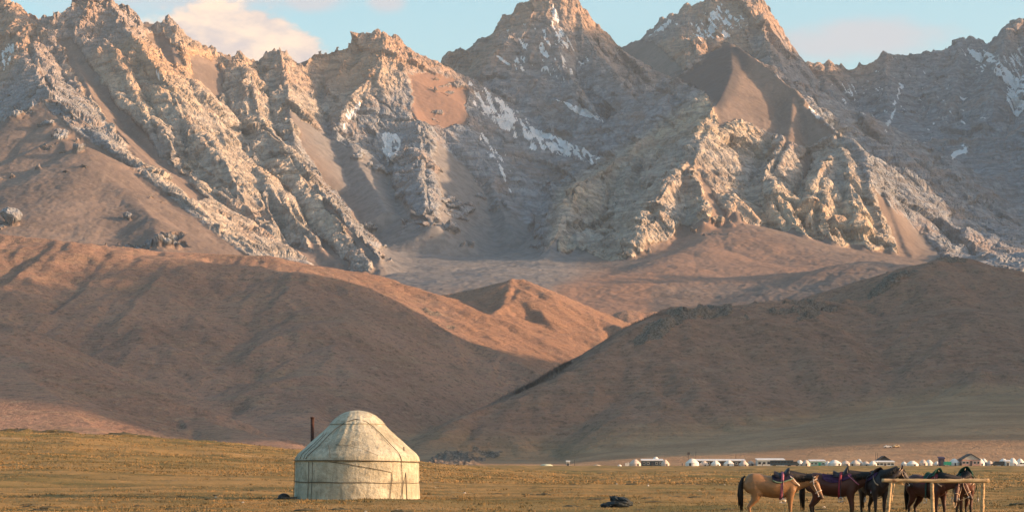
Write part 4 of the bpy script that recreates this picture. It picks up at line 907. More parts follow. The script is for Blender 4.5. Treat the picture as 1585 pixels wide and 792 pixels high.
def make_horse(label, loc, heading, coat, npitch=18, nyaw=0, hpitch=-48, hyaw=0, pad='navy', trim=True, girth=M_STRAP_RED, chest=M_STRAP_TAN, saddle_x=0.22, pad_to=-0.10, seed=1, points=0.45, reins=True, peak=0.0, mane_side=-1, scale=1.0, gear=M_LEATHER_DK):
    root = thing('horse', label, 'horse', loc, heading, 'saddled horses standing at the hitching rail'); root.scale = (scale,) * 3
    rs = random.Random(seed)
    mb = MB()
    mb.tube([(t[0], 0, t[1]) for t in TORSO], [(t[3], t[2]) for t in TORSO], 20, side=(0, 1, 0))
    np_, ny, hp, hy = R(npitch), R(nyaw), R(hpitch), R(hyaw)
    base = Vector((0.50, 0, 1.17))
    def N(d, lift=0.0):   # point along the neck
        f = min(1, d / 0.62); return rot((base.x + d, 0, base.z + lift), base, ny * f, np_ * (0.6 + 0.4 * f))
    nk = [(0.0, .15, .30), (0.14, .135, .265), (0.28, .115, .215), (0.42, .095, .172), (0.54, .082, .142), (0.62, .078, .12)]
    side_n = Matrix.Rotation(ny, 3, 'Z') @ Vector((0, 1, 0))
    mb.tube([N(d) for d, _, _ in nk], [(a, b) for _, a, b in nk], 16)
    poll = N(0.62)
    def H(d, s=0.0, u=0.0):   # head point: d along the face, s to the horse's left, u out of the forehead
        return rot((poll.x + d, poll.y + s, poll.z + u), poll, ny + hy, hp)
    hd = [(-0.06, .070, .085), (0.02, .088, .120), (0.12, .092, .138), (0.22, .080, .122), (0.33, .060, .092), (0.44, .052, .070), (0.52, .055, .066), (0.575, .046, .052), (0.595, .03, .035)]
    mb.tube([H(d, 0, -0.03 + (0.010 if d > .3 else 0)) for d, _, _ in hd], [(a, b) for _, a, b in hd], 16, side=Matrix.Rotation(ny + hy, 3, 'Z') @ Vector((0, 1, 0)))
    for s in (-1, 1):
        e0, e1 = H(0.0, 0.055 * s, 0.075), H(-0.075, 0.075 * s, 0.20)
        mb.tube([e0, e0.lerp(e1, 0.5), e1], [(.030, .024), (.034, .020), (.006, .005)], 8)
    legs = []
    for s in (-1, 1):
        k = rs.uniform(-0.05, 0.05)
        mb.tube([(0.46, .14 * s, 1.12), (0.49, .15 * s, 0.93), (0.47, .145 * s, 0.80), (0.485 + k * .4, .135 * s, 0.64), (0.50 + k, .13 * s, 0.47), (0.50 + k, .13 * s, 0.42), (0.495 + k, .13 * s, 0.30), (0.49 + k, .13 * s, 0.15), (0.505 + k, .13 * s, 0.10), (0.535 + k, .13 * s, 0.05), (0.55 + k, .13 * s, 0.0)],
                [(.085, .16), (.085, .145), (.075, .115), (.056, .072), (.050, .054), (.046, .050), (.032, .038), (.036, .044), (.034, .038), (.050, .056), (.056, .064)], 12, side=(0, 1, 0))
        k = rs.uniform(-0.07, 0.07)
        mb.tube([(-0.52, .13 * s, 1.18), (-0.50, .15 * s, 1.00), (-0.44 + k * .3, .15 * s, 0.84), (-0.50 + k * .5, .14 * s, 0.68), (-0.61 + k, .13 * s, 0.55), (-0.665 + k, .125 * s, 0.485), (-0.65 + k, .125 * s, 0.40), (-0.635 + k, .125 * s, 0.27), (-0.625 + k, .125 * s, 0.15), (-0.60 + k, .125 * s, 0.10), (-0.575 + k, .125 * s, 0.05), (-0.56 + k, .125 * s, 0.0)],
                [(.13, .23), (.125, .215), (.10, .165), (.075, .105), (.052, .070), (.046, .062), (.040, .046), (.033, .039), (.038, .044), (.034, .038), (.048, .054), (.054, .062)], 12, side=(0, 1, 0))
    tmp = mb.build('body', None, None, True)
    m = tmp.modifiers.new('r', 'REMESH'); m.mode = 'VOXEL'; m.voxel_size = 0.019; m.use_smooth_shade = True
    m2 = tmp.modifiers.new('s', 'SMOOTH'); m2.iterations = 5; m2.factor = 0.6
    bpy.context.view_layer.update()
    me = bpy.data.meshes.new_from_object(tmp.evaluated_get(bpy.context.evaluated_depsgraph_get()))
    bpy.data.objects.remove(tmp)
    V = np.empty(len(me.vertices) * 3, np.float32); me.vertices.foreach_get('co', V); V = V.reshape(-1, 3)
    pt = sstep(points + 0.12, points - 0.12, V[:, 2])
    mz = np.array(H(0.58, 0, -0.02)); pt = np.maximum(pt, 0.85 * sstep(0.20, 0.08, np.linalg.norm(V - mz, axis=1)))
    a_ = me.attributes.new('points', 'FLOAT', 'POINT'); a_.data.foreach_set('value', pt.astype(np.float32))
    me.polygons.foreach_set('use_smooth', np.ones(len(me.polygons), bool))
    me.name = 'body'; me.materials.clear(); me.materials.append(coat)
    body = bpy.data.objects.new('body', me); COL.objects.link(body); body.parent = root
    for s in (-1, 1):
        e = H(0.13, 0.086 * s, 0.035); MB().tube([e - Vector((0, 0.001, 0.018)), e, e + Vector((0, 0, 0.018))], [0.008, 0.019, 0.008], 8).build('eye', M_EYE, root, True)
    # mane: locks of hair rooted along the crest and lying over one side of the neck
    mm = MB()
    for i in range(54):
        f = i / 53; d = -0.02 + 0.62 * f; hgt = float(np.interp(d, [q[0] for q in nk], [q[2] for q in nk])); wid = float(np.interp(d, [q[0] for q in nk], [q[1] for q in nk]))
        for sd in (mane_side, mane_side, -mane_side):
            L = rs.uniform(0.75, 1.1) * (1.25 if sd == mane_side else 0.5)
            c0 = N(d, 0.0); top = N(d, hgt * 0.97); up = (top - c0).normalized(); sv = side_n * sd
            P = [top - up * 0.03, top + up * 0.022 + sv * 0.015, c0 + up * hgt * 0.78 + sv * (wid * 0.75 + 0.02), c0 + up * hgt * (0.85 - 0.75 * L) + sv * (wid * 1.06 + 0.02) + Vector((rs.uniform(-.03, .03), 0, 0))]
            mm.tube(P, [(0.016, 0.010), (0.020, 0.012), (0.020, 0.010), (0.004, 0.003)], 5)
    for i in range(7):
        s_ = rs.uniform(-0.03, 0.03); mm.tube([H(-0.03, s_, 0.08), H(0.05, s_ * 1.3, 0.105), H(0.16, s_ * 1.4, 0.095)], [(.014, .01), (.014, .008), (.003, .002)], 5)
    mm.build('mane', M_HAIR_BLACK, root, True)
    tm = MB()
    for i in range(26):
        a = rs.uniform(0, 2 * math.pi); q = rs.uniform(0.2, 1) ; dx_, dy_ = math.cos(a) * .05 * q, math.sin(a) * .05 * q
        L = rs.uniform(0.30, 0.55)
        tm.tube([(-0.755, dy_ * .3, 1.34), (-0.83 + dx_ * .4, dy_ * .6, 1.27), (-0.875 + dx_, dy_, 1.08), (-0.885 + dx_ * 1.4, dy_ * 1.4, 0.82), (-0.87 + dx_ * 1.2, dy_ * 1.3, L)], [.022, .026, .026, .022, .004], 5)
    tm.build('tail', M_HAIR_BLACK, root, True)
    # saddle blanket, saddle, straps
    def patch(name, x0, x1, th1, off, mat, bump=None, parent=root, nx=20, nt=24):
        Vv, Ff = [], []
        for lay in (off, off - 0.018):
            for i in range(nx):
                x = x0 + (x1 - x0) * i / (nx - 1); u = 2 * i / (nx - 1) - 1
                tt = th1 * (1 - 0.22 * abs(u) ** 3)
                for j in range(nt):
                    th = -tt + 2 * tt * j / (nt - 1); p = torso_pt(x, th, lay + 0.008 * math.sin(th * 9 + x * 7))
                    if bump: p.z += bump(u, th / tt)
                    Vv.append(p)
        q = nx * nt
        for i in range(nx - 1):
            for j in range(nt - 1):
                a = i * nt + j; Ff += [(a, a + 1, a + nt + 1, a + nt), (q + a, q + a + nt, q + a + nt + 1, q + a + 1)]
        for i in range(nx - 1):
            for j in (0, nt - 1): a = i * nt + j; Ff.append((a, a + nt, q + a + nt, q + a))
        for j in range(nt - 1):
            for i in (0, nx - 1): a = i * nt + j; Ff.append((a, a + 1, q + a + 1, q + a))
        return mesh_obj(name, Vv, Ff, mat, parent)
    sx = saddle_x
    if pad:
        pd = patch('saddle_blanket', pad_to, sx + 0.32, 1.25, 0.028, M_PAD[pad])
        if trim:
            def fn(t):
                x = pad_to + (sx + 0.32 - pad_to) * t; u = 2 * t - 1; th = 1.25 * (1 - 0.22 * abs(u) ** 3); p = torso_pt(x, th, 0.034); c_ = Vector((x, 0, torso(x)[0])); return p, p - c_, (0, 0, 1)
            V_, F_ = band(fn, 20, 0.035); mesh_obj('trim', V_, F_, M_TRIM, pd)
    bp = lambda u, v: (0.10 + peak * 0.6) * max(0, (u - 0.4) / 0.6) ** 0.8 * max(0, 1 - v * v) ** 0.5 + 0.085 * max(0, (-u - 0.4) / 0.6) ** 0.8 * max(0, 1 - v * v) ** 0.5
    sd = patch('saddle', sx - 0.20, sx + 0.22, 0.85, 0.055, gear, bp)
    for s in (-1, 1):
        st = MB(); y = -s
        top = torso_pt(sx + 0.02, 1.1 * s, 0.05); bot = torso_pt(sx + 0.03, 2.0 * s, 0.06); bot = Vector((bot.x, bot.y * 1.15, 0.72))
        V_, F_ = band(lambda t: (top.lerp(bot, t), (0, y, 0), (1, 0, 0)), 6, 0.03); lea = mesh_obj('stirrup_leather', V_, F_, gear, root)
        mbs = MB().tube([bot + Vector((0, 0, 0.02)), bot + Vector((-.055, 0, -.04)), bot + Vector((-.065, 0, -.12)), bot + Vector((.065, 0, -.12)), bot + Vector((.055, 0, -.04)), bot + Vector((0, 0, 0.02))], 0.011, 6)
        mbs.build('stirrup', M_STEEL, lea, True)
    def gfn(t):
        th = -math.pi + 2 * math.pi * t; p = torso_pt(sx + 0.03 * math.cos(th), th, 0.03 if abs(th) > 1.2 else 0.066); c_ = Vector((p.x, 0, torso(sx)[0])); return p, p - c_, (1, 0, 0)
    V_, F_ = band(gfn, 40, 0.075, 0.008); mesh_obj('girth', V_, F_, girth, root)
    for s in (-1, 1):
        a = torso_pt(sx + 0.22, 0.75 * s, 0.05)
        def cfn(t, s=s, a=a):
            x = a.x + (0.735 - a.x) * t; th = (0.80 + (1.62 - 0.80) * t) * s; p = torso_pt(min(x, 0.73), th, 0.022 + 0.02 * t); c_ = Vector((x - 0.05, 0, torso(min(x, 0.73))[0])); return p, p - c_, (0, 0.1, 1)
        V_, F_ = band(cfn, 16, 0.035, 0.010); mesh_obj('breast_strap', V_, F_, chest, root)
    # bridle: noseband, cheek straps, browband, reins
    def ring(d, du, w, th_=0.012, name='noseband', mat=chest):
        a_, b_ = [float(np.interp(d, [q[0] for q in hd], [q[k] for q in hd])) for k in (1, 2)]
        P = [H(d + du * math.sin(k / 16 * 2 * math.pi), (a_ + .010) * math.cos(k / 16 * 2 * math.pi), -0.03 + (b_ + .010) * math.sin(k / 16 * 2 * math.pi)) for k in range(17)]
        MB().tube(P, w, 6, False).build(name, mat, root, True)
    ring(0.36, 0.0, 0.013); ring(0.03, 0.0, 0.012, name='browband'); ring(-0.01, -0.04, 0.011, name='headpiece')
    for s in (-1, 1):
        MB().tube([H(0.0, .088 * s, 0.03), H(0.14, .103 * s, -0.03), H(0.26, .086 * s, -0.04), H(0.38, .066 * s, -0.05), H(0.47, .062 * s, -0.06)], 0.011, 6).build('cheek_strap', chest, root, True)
        MB().tube([H(0.47, .062 * s, -0.06) + Vector((0, 0, .02)), H(0.49, .068 * s, -0.07), H(0.48, .064 * s, -0.09)], 0.016, 6).build('bit_ring', M_STEEL, root, True)
    if reins:
        a = H(0.48, -.06, -0.06); b = torso_pt(sx + 0.2, 0.0, 0.12)
        mid = a.lerp(b, 0.5); mid.z = min(a.z, b.z) - 0.10; mid.y -= 0.16
        MB().tube(catmull([a, a.lerp(mid, .5) + Vector((0, -.03, -.05)), mid, mid.lerp(b, .55) + Vector((0, -.02, 0)), b], 5), 0.010, 6).build('rein', chest, root, True)
        tr = H(0.48, 0, -0.08); MB().tube(catmull([tr, tr + Vector((0.05, -.02, -0.16)), tr + Vector((0.12, -.08, -0.20)), tr + Vector((0.18, -.12, -0.05))], 5), 0.009, 6).build('lead_rope', chest, root, True)
    return root

C_BUCK = coat_mat('buckskin_coat', (0.24, 0.125, 0.055), (0.06, 0.035, 0.025))
C_BAY = coat_mat('dark_bay_coat', (0.060, 0.019, 0.013), (0.012, 0.009, 0.009))
C_BLACK = coat_mat('black_coat', (0.020, 0.014, 0.015), (0.008, 0.007, 0.008))
C_BAY2 = coat_mat('bay_coat', (0.058, 0.018, 0.012), (0.014, 0.009, 0.009))
def hx(px, Y): return ((px - CX) / FPX * Y, Y, gz((px - CX) / FPX * Y, Y))
make_horse('buckskin tan horse with black mane and mauve girth, leftmost of the horses', hx(1196, 57.2), R(-4), C_BUCK, npitch=6, nyaw=-6, hpitch=-62, hyaw=-14, pad='navy', girth=M_STRAP_MAUVE, chest=M_STRAP_WHITE, saddle_x=0.24, pad_to=-0.02, seed=3, points=0.20, peak=0.02, reins=False)
make_horse('dark bay horse with red girth and head turned, between the tan and the black horse', hx(1290, 58.4), R(-14), C_BAY, npitch=12, nyaw=-16, hpitch=-58, hyaw=-58, pad='purple', trim=False, girth=M_STRAP_RED, chest=M_STRAP_MAUVE, saddle_x=0.20, pad_to=-0.30, seed=5, peak=0.08, reins=False)
make_horse('black horse with pricked ears and tan breast strap behind the left rail post', hx(1352, 58.2), R(-78), C_BLACK, npitch=30, nyaw=58, hpitch=-50, hyaw=18, pad='purple', trim=False, girth=M_LEATHER_DK, chest=M_STRAP_TAN, saddle_x=0.22, seed=8, reins=False)
make_horse('dark bay horse with maroon blanket, rump to the left, behind the middle rail post', hx(1436, 57.6), R(-58), C_BAY2, npitch=4, nyaw=36, hpitch=-60, hyaw=10, pad='maroon', trim=False, girth=M_LEATHER_DK, chest=M_STRAP_TAN, saddle_x=0.24, pad_to=-0.12, seed=11, peak=0.07, gear=M_PAD['green'], scale=0.97)
make_horse('dark bay horse facing the camera with lowered head and green saddle, behind the rail', hx(1492, 58.0), R(-96), C_BAY, npitch=-2, nyaw=-26, hpitch=-66, hyaw=0, pad='green', trim=False, girth=M_LEATHER_DK, chest=M_STRAP_TAN, saddle_x=0.22, pad_to=-0.15, seed=14, peak=0.04, gear=M_PAD['green'], scale=1.0)

# ------------------------------------------------------------------ the distant camp
YC = 970.0
M_WFELT = simple_mat('white_felt', (0.66, 0.64, 0.60), 0.9, 0.12, 0.6)
M_PFELT = simple_mat('old_felt', (0.52, 0.44, 0.38), 0.9, 0.18, 0.5)
M_DARKPNL = simple_mat('dark_doorway', (0.05, 0.05, 0.06), 0.8, 0.3, 1)
M_ROOFW = simple_mat('pale_sheet_roof', (0.62, 0.63, 0.64), 0.6, 0.1, 0.5)
M_NAVY = simple_mat('navy_cladding', (0.022, 0.045, 0.065), 0.6, 0.3, 0.8)
M_WALLW = simple_mat('whitewashed_wall', (0.55, 0.54, 0.51), 0.85, 0.12, 0.6)
M_WALLD = simple_mat('dark_timber_wall', (0.06, 0.055, 0.055), 0.85, 0.3, 0.6)
M_PINK = simple_mat('pinkish_brick_wall', (0.42, 0.25, 0.21), 0.85, 0.15, 0.8)
M_GREEN = simple_mat('green_paint', (0.02, 0.26, 0.17), 0.6, 0.15, 1)
M_GREENP = simple_mat('pale_green_wall', (0.28, 0.42, 0.36), 0.7, 0.15, 1)
M_PURP = simple_mat('dark_violet_board', (0.04, 0.03, 0.07), 0.7, 0.2, 1)
M_GLASS = simple_mat('dark_glass', (0.03, 0.035, 0.04), 0.15, 0.2, 1)
M_TYRE = simple_mat('tyre_rubber', (0.02, 0.02, 0.02), 0.8, 0.2, 3)
M_CARW = simple_mat('white_car_paint', (0.65, 0.65, 0.64), 0.35, 0.05, 1)
M_CARD = simple_mat('dark_car_paint', (0.03, 0.04, 0.05), 0.35, 0.2, 1)
M_CARY = simple_mat('sandy_car_paint', (0.40, 0.32, 0.20), 0.4, 0.1, 1)
M_CLOTH = simple_mat('dark_clothes', (0.05, 0.05, 0.065), 0.8, 0.4, 3)
def terr(x, y):
    """ground level, whichever sheet is on top"""
    X = np.array([float(x)], np.float32); Y = np.array([float(y)], np.float32)
    a = float(ground_h(X, Y)[0]); b = float(hills_base(X, Y)[0][0]) if y > 965 else -9
    return max(a, b)
def camp_at(px, Y=YC):
    x = (px - CX) / FPX * Y; return (x, Y, terr(x, Y) - 0.1)
S1 = FPX / YC
def camp_yurt(label, px, wpx, hpx, mat, Y=YC, door=0.0, group=None):
    loc = camp_at(px, Y); s = FPX / Y; r = wpx / s / 2; h = hpx / s
    t = thing('small_yurt', label, 'yurt', loc, 0, group)
    n = 28
    def ringset(prof, name, cap=False):
        V = [(r * a * math.sin(2 * math.pi * k / n), -r * a * math.cos(2 * math.pi * k / n), h * z) for a, z in prof for k in range(n)]
        F = [(i * n + k, i * n + (k + 1) % n, (i + 1) * n + (k + 1) % n, (i + 1) * n + k) for i in range(len(prof) - 1) for k in range(n)]
        if cap: F.append(tuple((len(prof) - 1) * n + k for k in range(n)))
        return mesh_obj(name, V, F, mat, t)
    ringset([(1.0, -0.05), (0.99, 0.46)], 'wall'); ringset([(1.02, 0.44), (0.93, 0.52), (0.62, 0.76), (0.36, 0.93)], 'roof'); ringset([(0.38, 0.91), (0.28, 0.97), (0.12, 1.0), (0.01, 1.005)], 'crown', True)
    w = r * 0.26; a = door
    MB().box(math.sin(a) * r * 1.0, -math.cos(a) * r * 1.0, h * 0.2, w * 1.2, 0.12, h * 0.42, a).build('door', M_DARKPNL if mat is M_WFELT else M_WALLD, t)
    return t
G = 'yurts of the distant camp'
for lab, px, w, h, m, Y, d in [
    ('weathered pinkish yurt at the left end of the camp, beside the navy building', 983, 18, 11.5, M_PFELT, 975, 0.5),
    ('white yurt whose top just shows over the navy building', 1015, 15, 13.5, M_WFELT, 1003, 0.5),
    ('pinkish yurt touching the right end of the navy building', 1029.5, 13, 11, M_PFELT, 977, 0.4),
    ('widest white yurt of the row before the long white-roofed shed, at its left end', 1071.5, 21, 12, M_WFELT, 965, -0.4),
    ('low greyish yurt, second in the row before the long shed', 1089.5, 14.5, 9.5, M_PFELT, 968, 0.2),
    ('pale yurt in the middle of the row before the long shed', 1107.5, 15, 9.5, M_WFELT, 966, 0.5),
    ('pale yurt with a pointed top, fourth in the row before the long shed', 1128, 16, 9.5, M_WFELT, 968, -0.2),
    ('rounded cream yurt at the right end of the long shed', 1151, 15, 10.5, M_PFELT, 965, 0.3),
    ('cream yurt in the gap left of the long white house', 1162, 12, 8.5, M_PFELT, 990, 0.4),
    ('pale yurt behind the dark bus, right end', 1238, 13, 10, M_WFELT, 985, 0.2),
    ('little white yurt between the pale green cabin and the wide pale pink yurt', 1281, 10, 8.0, M_WFELT, 984, 0.1),
    ('white yurt peeping out behind the squat brownish yurt', 1330, 11, 10.0, M_WFELT, 992, 0.3),
    ('small white yurt alone just left of the yurt with two openings', 1399, 9, 6.5, M_WFELT, 990, 0.3),
    ('pale yurt in the gap between the brick house and the dark van', 1532, 11, 8.0, M_PFELT, 988, 0.3),
    ('last white yurt at the right edge, behind the white van', 1579, 13, 11.0, M_WFELT, 990, 0.1),
    ('small cream yurt beside the pale green cabin', 1247.5, 13, 9.5, M_PFELT, 968, 0.0),
    ('wide pale pink yurt right of the pale green cabin', 1292, 21, 9.5, M_WFELT, 970, 0.6),
    ('squat brownish yurt in the middle of the camp', 1309, 15, 8.5, M_PFELT, 974, 0.2),
    ('brown and white yurt beside the squat brownish one', 1323.5, 16, 9.5, M_PFELT, 969, -0.7),
    ('grey low yurt left of the dark-gabled house', 1340, 14, 8.5, M_PFELT, 969, 0.0),
    ('short cream yurt hard against the dark-gabled house', 1351, 12, 9.0, M_WFELT, 966, 0.5),
    ('white yurt with two dark openings, left of the open gap by the green tank', 1412, 19, 9.0, M_WFELT, 970, 0.25),
    ('narrow pinkish yurt left of the green tank', 1429, 13, 10.0, M_PFELT, 972, 0.2),
    ('cream yurt half hidden behind the narrow pinkish yurt', 1438, 13, 10.0, M_WFELT, 985, 0.9),
    ('small white yurt left of the violet cabin', 1450, 10, 8.0, M_WFELT, 985, 0.0),
    ('bright white pointed yurt left of the brick house', 1477, 17, 11.5, M_WFELT, 975, 0.0),
    ('tall white yurt touching the right wall of the brick house', 1517, 14, 13, M_WFELT, 978, 0.3),
    ('white yurt behind the brick house yurt, farther right', 1523, 12, 11, M_WFELT, 990, 0.3),
    ('white pointed yurt behind the dark truck at the right', 1553, 17, 12.5, M_WFELT, 980, 0.0),
    ('tallest bright white yurt near the right edge', 1567.5, 15, 14, M_WFELT, 976, 0.3)]:
    camp_yurt(lab, px, w, h, m, Y, d, G)

def building(name, label, cat, px0, px1, h, depth, wall, roofm, Y=YC, kind='shed', nwin=4, front=None):
    """kind shed: low mono pitch; gable: ridge along the view, gable facing the camera"""
    s = FPX / Y; w = (px1 - px0) / s; loc = camp_at((px0 + px1) / 2, Y); t = thing(name, label, cat, loc)
    if kind == 'shed':
        MB().box(0, 0, h * 0.41, w, depth, h * 0.86).build('wall', wall, t)
        b = MB(); b.add([(-w / 2 - .3, -depth / 2 - .5, h * .80), (w / 2 + .3, -depth / 2 - .5, h * .80), (w / 2 + .3, depth / 2 + .3, h), (-w / 2 - .3, depth / 2 + .3, h), (-w / 2 - .3, -depth / 2 - .5, h * .92), (w / 2 + .3, -depth / 2 - .5, h * .92), (w / 2 + .3, depth / 2 + .3, h * 1.1), (-w / 2 - .3, depth / 2 + .3, h * 1.1)],
                        [(0, 3, 2, 1), (4, 5, 6, 7), (0, 1, 5, 4), (1, 2, 6, 5), (2, 3, 7, 6), (3, 0, 4, 7)]); b.build('roof', roofm, t)
        for i in range(nwin):
            x = -w / 2 + w * (i + 0.5) / nwin
            if i == nwin // 2: MB().box(x, -depth / 2 - 0.04, h * 0.31, 1.0, 0.10, h * 0.62).build('door', front or M_DARKPNL, t)
            else:
                wf = MB().box(x, -depth / 2 - 0.03, h * 0.46, 1.3, 0.08, h * 0.3).build('window', M_WALLW if wall is not M_WALLW else M_WALLD, t)
                MB().box(x, -depth / 2 - 0.08, h * 0.46, 1.05, 0.05, h * 0.22).build('pane', M_GLASS, wf)
    else:
        e = h * 0.55; d2 = depth / 2
        V = [(-w / 2, -d2, 0), (w / 2, -d2, 0), (w / 2, d2, 0), (-w / 2, d2, 0), (-w / 2, -d2, e), (w / 2, -d2, e), (w / 2, d2, e), (-w / 2, d2, e)]
        mesh_obj('wall', V, [(0, 1, 5, 4), (1, 2, 6, 5), (2, 3, 7, 6), (3, 0, 4, 7)], wall, t, False)
        mesh_obj('gable', [(-w / 2, -d2, e), (w / 2, -d2, e), (0, -d2, h - .1), (-w / 2, d2, e), (w / 2, d2, e), (0, d2, h - .1)], [(0, 1, 2), (4, 3, 5)], front or M_WALLW, t, False)
        for sgn in (-1, 1):
            o_ = .45; x1, z1 = sgn * (w / 2 + o_), e - o_ * (h - e) / (w / 2)
            V = [(0, -d2 - o_, h), (x1, -d2 - o_, z1), (x1, d2 + o_, z1), (0, d2 + o_, h)]; V += [(a, b, c_ + .22) for a, b, c_ in V]
            mesh_obj('roof_slope', V, [(0, 1, 2, 3), (7, 6, 5, 4), (0, 4, 5, 1), (1, 5, 6, 2), (2, 6, 7, 3), (3, 7, 4, 0)], roofm, t, False)
        for i in range(nwin):
            x = -w / 2 + w * (i + 0.5) / nwin
            if i == nwin // 2: MB().box(x, -d2 - .04, e * .42, 0.95, .10, e * .8).build('door', M_DARKPNL, t)
            else:
                wf = MB().box(x, -d2 - .03, e * .55, 1.2, .08, e * .45).build('window', M_WALLW, t); MB().box(x, -d2 - .08, e * .55, .95, .05, e * .35).build('pane', M_GLASS, wf)
    return t
building('container_building', 'long low navy building with a white roof at the left end of the camp', 'building', 993, 1025.5, 3.3, 5, M_NAVY, M_ROOFW, 985, 'shed', 5)
building('long_shed', 'long dark-walled shed with a white roof behind the left row of yurts', 'shed', 1074, 1152, 3.2, 6, M_WALLD, M_ROOFW, 985, 'shed', 9)
building('long_house', 'long whitewashed house with a white roof behind the dark bus', 'house', 1171, 1213, 3.6, 7, M_WALLW, M_ROOFW, 985, 'shed', 6)
building('cabin', 'pale cabin with a white side wall and green doors in mid camp', 'cabin', 1253, 1276, 3.0, 5, M_GREENP, M_ROOFW, 975, 'shed', 4, M_GREEN)
building('gabled_house', 'small house with a dark gable roof above low white sheds', 'house', 1357, 1377, 4.6, 7, M_WALLD, M_WALLD, 990, 'gable', 3, M_WALLD)
building('white_shed', 'low white shed in front of the dark-gabled house', 'shed', 1355, 1383, 2.6, 4, M_WALLW, M_ROOFW, 973, 'shed', 5)
building('brick_house', 'pinkish brick house with a pale gable among white yurts at the right', 'house', 1486, 1514, 5.6, 9, M_PINK, M_WALLD, 975, 'gable', 5, simple_mat('pale_gable_board', (0.42, 0.39, 0.35), 0.85, 0.1, 1))
building('violet_cabin', 'narrow tall dark violet cabin beside the green tank', 'cabin', 1453, 1461, 3.9, 2.5, M_PURP, M_PURP, 972, 'shed', 1)
building('outhouse', 'lone narrow white outhouse left of the camp', 'outhouse', 877, 881.5, 2.6, 1.3, M_WALLW, M_WALLW, 960, 'shed', 1)
building('white_cabin', 'small white cabin in front of the yurts near the right edge', 'cabin', 1556, 1562.5, 2.9, 2, M_WALLW, M_ROOFW, 950, 'shed', 1)

def simple_thing(name, label, cat, mb, mat, px, Y, rz=0.0, smooth=False, group=None):
    o = mb.build(name, mat, None, smooth); o.location = camp_at(px, Y); o.rotation_euler = (0, 0, rz); o['label'] = label; o['category'] = cat
    if group: o['group'] = group
    return o
tk = thing('water_tank', 'bright green water tank standing in front of the violet cabin', 'tank', camp_at(1466.5, 930))
MB().box(0, 0, 1.35, 3.2, 1.8, 1.5).build('tank_body', M_GREEN, tk)
for sx_ in (-1, 1):
    for sy_ in (-1, 1): MB().box(sx_ * 1.4, sy_ * .7, .35, .14, .14, .75).build('leg', M_WALLD, tk)
MB().tube([(0, 0, 2.05), (0, 0, 2.25)], .3, 10).build('lid', M_GREEN, tk)

def vehicle(label, cat, px, Y, L, H_, W_, mat, rz, style='car', group=None, z=None):
    loc = camp_at(px, Y)
    if z is not None: loc = (loc[0], loc[1], z)
    t = thing(cat.replace(' ', '_'), label, cat, loc, rz, group); r = 0.34 if style != 'bus' else 0.5
    if style == 'car':
        prof = [(-.5, .25), (-.5, .55), (-.47, .62), (-.30, .66), (-.18, .98), (.20, 1.0), (.36, .66), (.48, .60), (.5, .5), (.5, .25)]
    elif style == 'van':
        prof = [(-.5, .2), (-.5, .95), (-.47, 1.0), (.30, 1.0), (.40, .66), (.49, .55), (.5, .2)]
    else: prof = [(-.5, .18), (-.5, .97), (-.48, 1.0), (.48, 1.0), (.5, .93), (.5, .18)]
    n = len(prof); V = [(x * L, y * W_ / 2, z_ * H_) for y in (-1, 1) for x, z_ in prof]
    mesh_obj('body', V, [tuple(range(n)), tuple(range(2 * n - 1, n - 1, -1))] + [(i, i + n, (i + 1) % n + n, (i + 1) % n) for i in range(n)], mat, t, False)
    for y in (-1, 1):
        if style == 'bus':
            for k in range(7): MB().box((-.42 + .14 * k) * L, y * (W_ / 2 + .01), H_ * .70, L * .105, .03, H_ * .26).build('window', M_GLASS, t)
        else:
            for a, b in ((-.22, -.03), (.0, .22)): MB().add([(a * L, y * (W_ / 2 + .02), .68 * H_), (b * L + .05 * L, y * (W_ / 2 + .02), .68 * H_), (b * L, y * (W_ / 2 + .02), .92 * H_), (a * L + .03 * L, y * (W_ / 2 + .02), .92 * H_)], [(0, 1, 2, 3) if y < 0 else (3, 2, 1, 0)]).build('window', M_GLASS, t)
        for x in (-.32, .32): MB().tube([(x * L, y * (W_ / 2 - .2), r), (x * L, y * (W_ / 2 + .03), r)], r, 14).build('wheel', M_TYRE, t)
    return t
vehicle('dark blue-green bus parked in front of the long white house', 'bus', 1210, 962, 10.5, 2.9, 2.4, M_NAVY, 0.0, 'bus')
vehicle('dark van parked right of the dark bus', 'van', 1228, 964, 5.2, 2.2, 1.9, M_CARD, 0.1, 'van')
vehicle('dark truck-like van in front of the white pointed yurts at the right', 'van', 1545, 955, 5.6, 2.4, 2.0, M_CARD, math.pi, 'van')
vehicle('white van cut by the right edge of the photo', 'van', 1582, 950, 5.0, 2.1, 1.9, M_CARW, math.pi, 'van')
def hill_z(px, Y): return terr((px - CX) / FPX * Y, Y)
def find_Y(px, py, y0=985, y1=1700):
    best = None
    for Y in np.arange(y0, y1, 5.0):
        q = HY - FPX * (hill_z(px, Y) - EYE) / Y
        if best is None or abs(q - py) < best[0]: best = (abs(q - py), Y)
    return best[1]
Yv = find_Y(1374, 693); vehicle('white car on the slope above the camp', 'car', 1374, Yv, 4.0, 1.5, 1.7, M_CARW, 0.1, 'car', None, hill_z(1374, Yv))
Yv2 = find_Y(1388, 691.5); vehicle('sandy-coloured car on the slope right of the white car', 'car', 1387, Yv2, 3.6, 1.5, 1.7, M_CARY, 0.3, 'car', None, hill_z(1387, Yv2))

